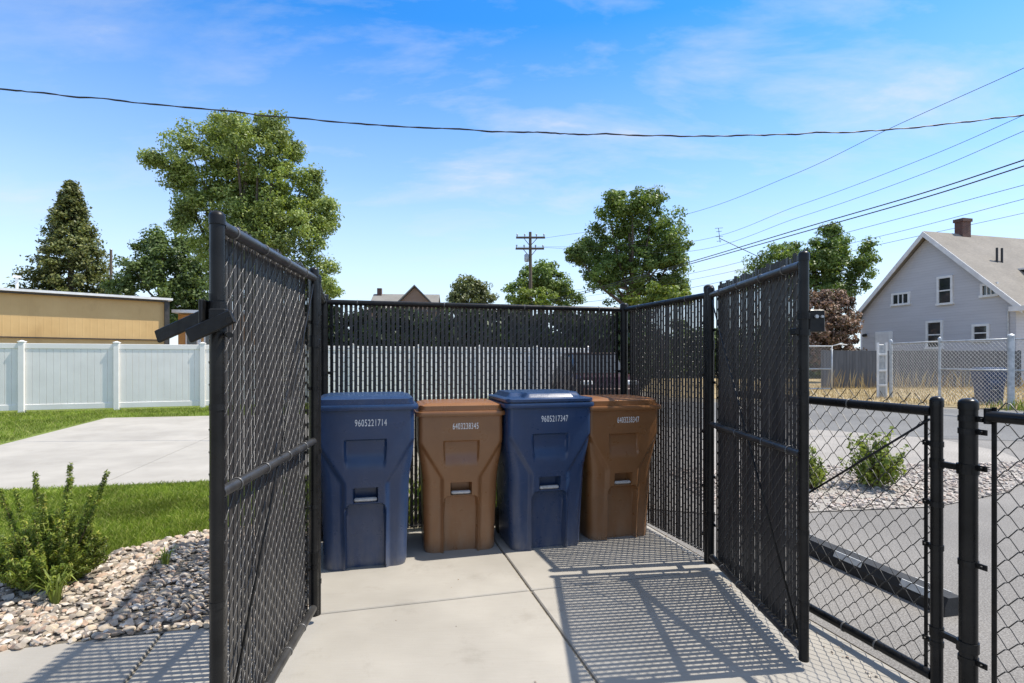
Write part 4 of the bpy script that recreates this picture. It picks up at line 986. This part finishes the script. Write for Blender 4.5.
for s_ in (-1,1):
    MB().bbox((s_*.66,.02,.76),(.34,.1,.14),.03).build('headlight',M['lamp'],t)
    for y in (.85,3.55):
        tmp=MB().lathe((0,0,0),[(.15,-.11),(.31,-.1),(.33,-.07),(.33,.07),(.31,.1),(.15,.11)],20); V=np.concatenate(tmp.v); V=np.stack([V[:,2]+s_*.84,V[:,0]+y,V[:,1]+.33],1)
        MB().add(V,tmp.f).build('wheel',M['rubber'],t,True,40)

# ------------------------------------------------------------------ sky, sun, camera
SUN=Vector((1.06,.14,1.86)).normalized()
el=math.asin(SUN.z); az=math.atan2(SUN.x,SUN.y)
w=bpy.data.worlds.new('World'); SC.world=w; w.use_nodes=True; nt=w.node_tree
bg=nt.nodes['Background']
sky=N(nt,'ShaderNodeTexSky',sky_type='NISHITA'); sky.sun_disc=False; sky.sun_elevation=el; sky.sun_rotation=az; sky.altitude=500; sky.air_density=1.0; sky.dust_density=.6; sky.ozone_density=2.0
tc=N(nt,'ShaderNodeTexCoord'); sx=N(nt,'ShaderNodeSeparateXYZ'); nt.links.new(tc.outputs['Generated'],sx.inputs[0])
ad=N(nt,'ShaderNodeMath',operation='ADD'); nt.links.new(sx.outputs[2],ad.inputs[0]); ad.inputs[1].default_value=.22
vd=N(nt,'ShaderNodeVectorMath',operation='DIVIDE'); nt.links.new(tc.outputs['Generated'],vd.inputs[0])
cb=N(nt,'ShaderNodeCombineXYZ'); 
for i in range(3): nt.links.new(ad.outputs[0],cb.inputs[i])
nt.links.new(cb.outputs[0],vd.inputs[1])
c1=noise(nt,_map(nt,vd.outputs[0],(.8,1.7,1),24),2.1,10,.60,.2)
c2=noise(nt,_map(nt,vd.outputs[0],(1.,1.,1)),.75,3,.5)
mu=N(nt,'ShaderNodeMath',operation='MULTIPLY'); nt.links.new(ramp(nt,c1,[(.48,0.),(.62,.32),(.78,1.)]),mu.inputs[0]); nt.links.new(ramp(nt,c2,[(.40,.10),(.60,1.)]),mu.inputs[1])
mu2=N(nt,'ShaderNodeMath',operation='MULTIPLY'); mu2.inputs[1].default_value=.9; nt.links.new(mu.outputs[0],mu2.inputs[0])
hs_=N(nt,'ShaderNodeHueSaturation'); hs_.inputs['Saturation'].default_value=1.35; hs_.inputs['Value'].default_value=1.25; nt.links.new(sky.outputs[0],hs_.inputs['Color'])
hz=ramp(nt,sx.outputs[2],[(0.0,.92),(.12,.70),(.30,.30),(.52,.0)])
fill_veil=ramp(nt,sx.outputs[2],[(.58,0.),(.80,.65)])  # unseen white cloud added overhead to neutralise the blue ambient light
mr=N(nt,'ShaderNodeMapRange'); mr.inputs['From Min'].default_value=.25; mr.inputs['From Max'].default_value=-.35; mr.inputs['To Min'].default_value=0; mr.inputs['To Max'].default_value=.22; nt.links.new(sx.outputs[1],mr.inputs['Value'])  # same added whitening of the unseen sky behind the camera, as fill
vm=N(nt,'ShaderNodeMath',operation='MAXIMUM'); nt.links.new(fill_veil,vm.inputs[0]); nt.links.new(mr.outputs[0],vm.inputs[1])
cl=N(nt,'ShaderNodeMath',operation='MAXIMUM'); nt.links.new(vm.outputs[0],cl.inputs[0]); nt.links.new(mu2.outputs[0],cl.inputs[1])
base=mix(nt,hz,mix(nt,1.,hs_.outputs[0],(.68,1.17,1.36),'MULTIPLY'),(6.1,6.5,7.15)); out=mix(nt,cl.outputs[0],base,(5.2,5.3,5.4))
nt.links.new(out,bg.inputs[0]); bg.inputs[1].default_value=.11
sd=bpy.data.lights.new('Sun','SUN'); sd.energy=4.3; sd.angle=R(.53); sd.color=(1,.94,.84)
so=bpy.data.objects.new('Sun',sd); COL.objects.link(so); so.rotation_euler=SUN.to_track_quat('Z','Y').to_euler(); so.location=(6,0,12)
cam=bpy.data.cameras.new('Camera'); co_=bpy.data.objects.new('Camera',cam); COL.objects.link(co_); SC.camera=co_
co_.location=(0,0,CZ); co_.rotation_euler=(R(90),0,0); cam.sensor_fit='HORIZONTAL'; cam.sensor_width=36; cam.lens=36*F/1024
cam.shift_y=(HY-341.5)/1024; cam.clip_start=.05; cam.clip_end=2000
SC.view_settings.view_transform='Standard'; SC.view_settings.look='None'; SC.view_settings.exposure=0.60; SC.view_settings.gamma=1
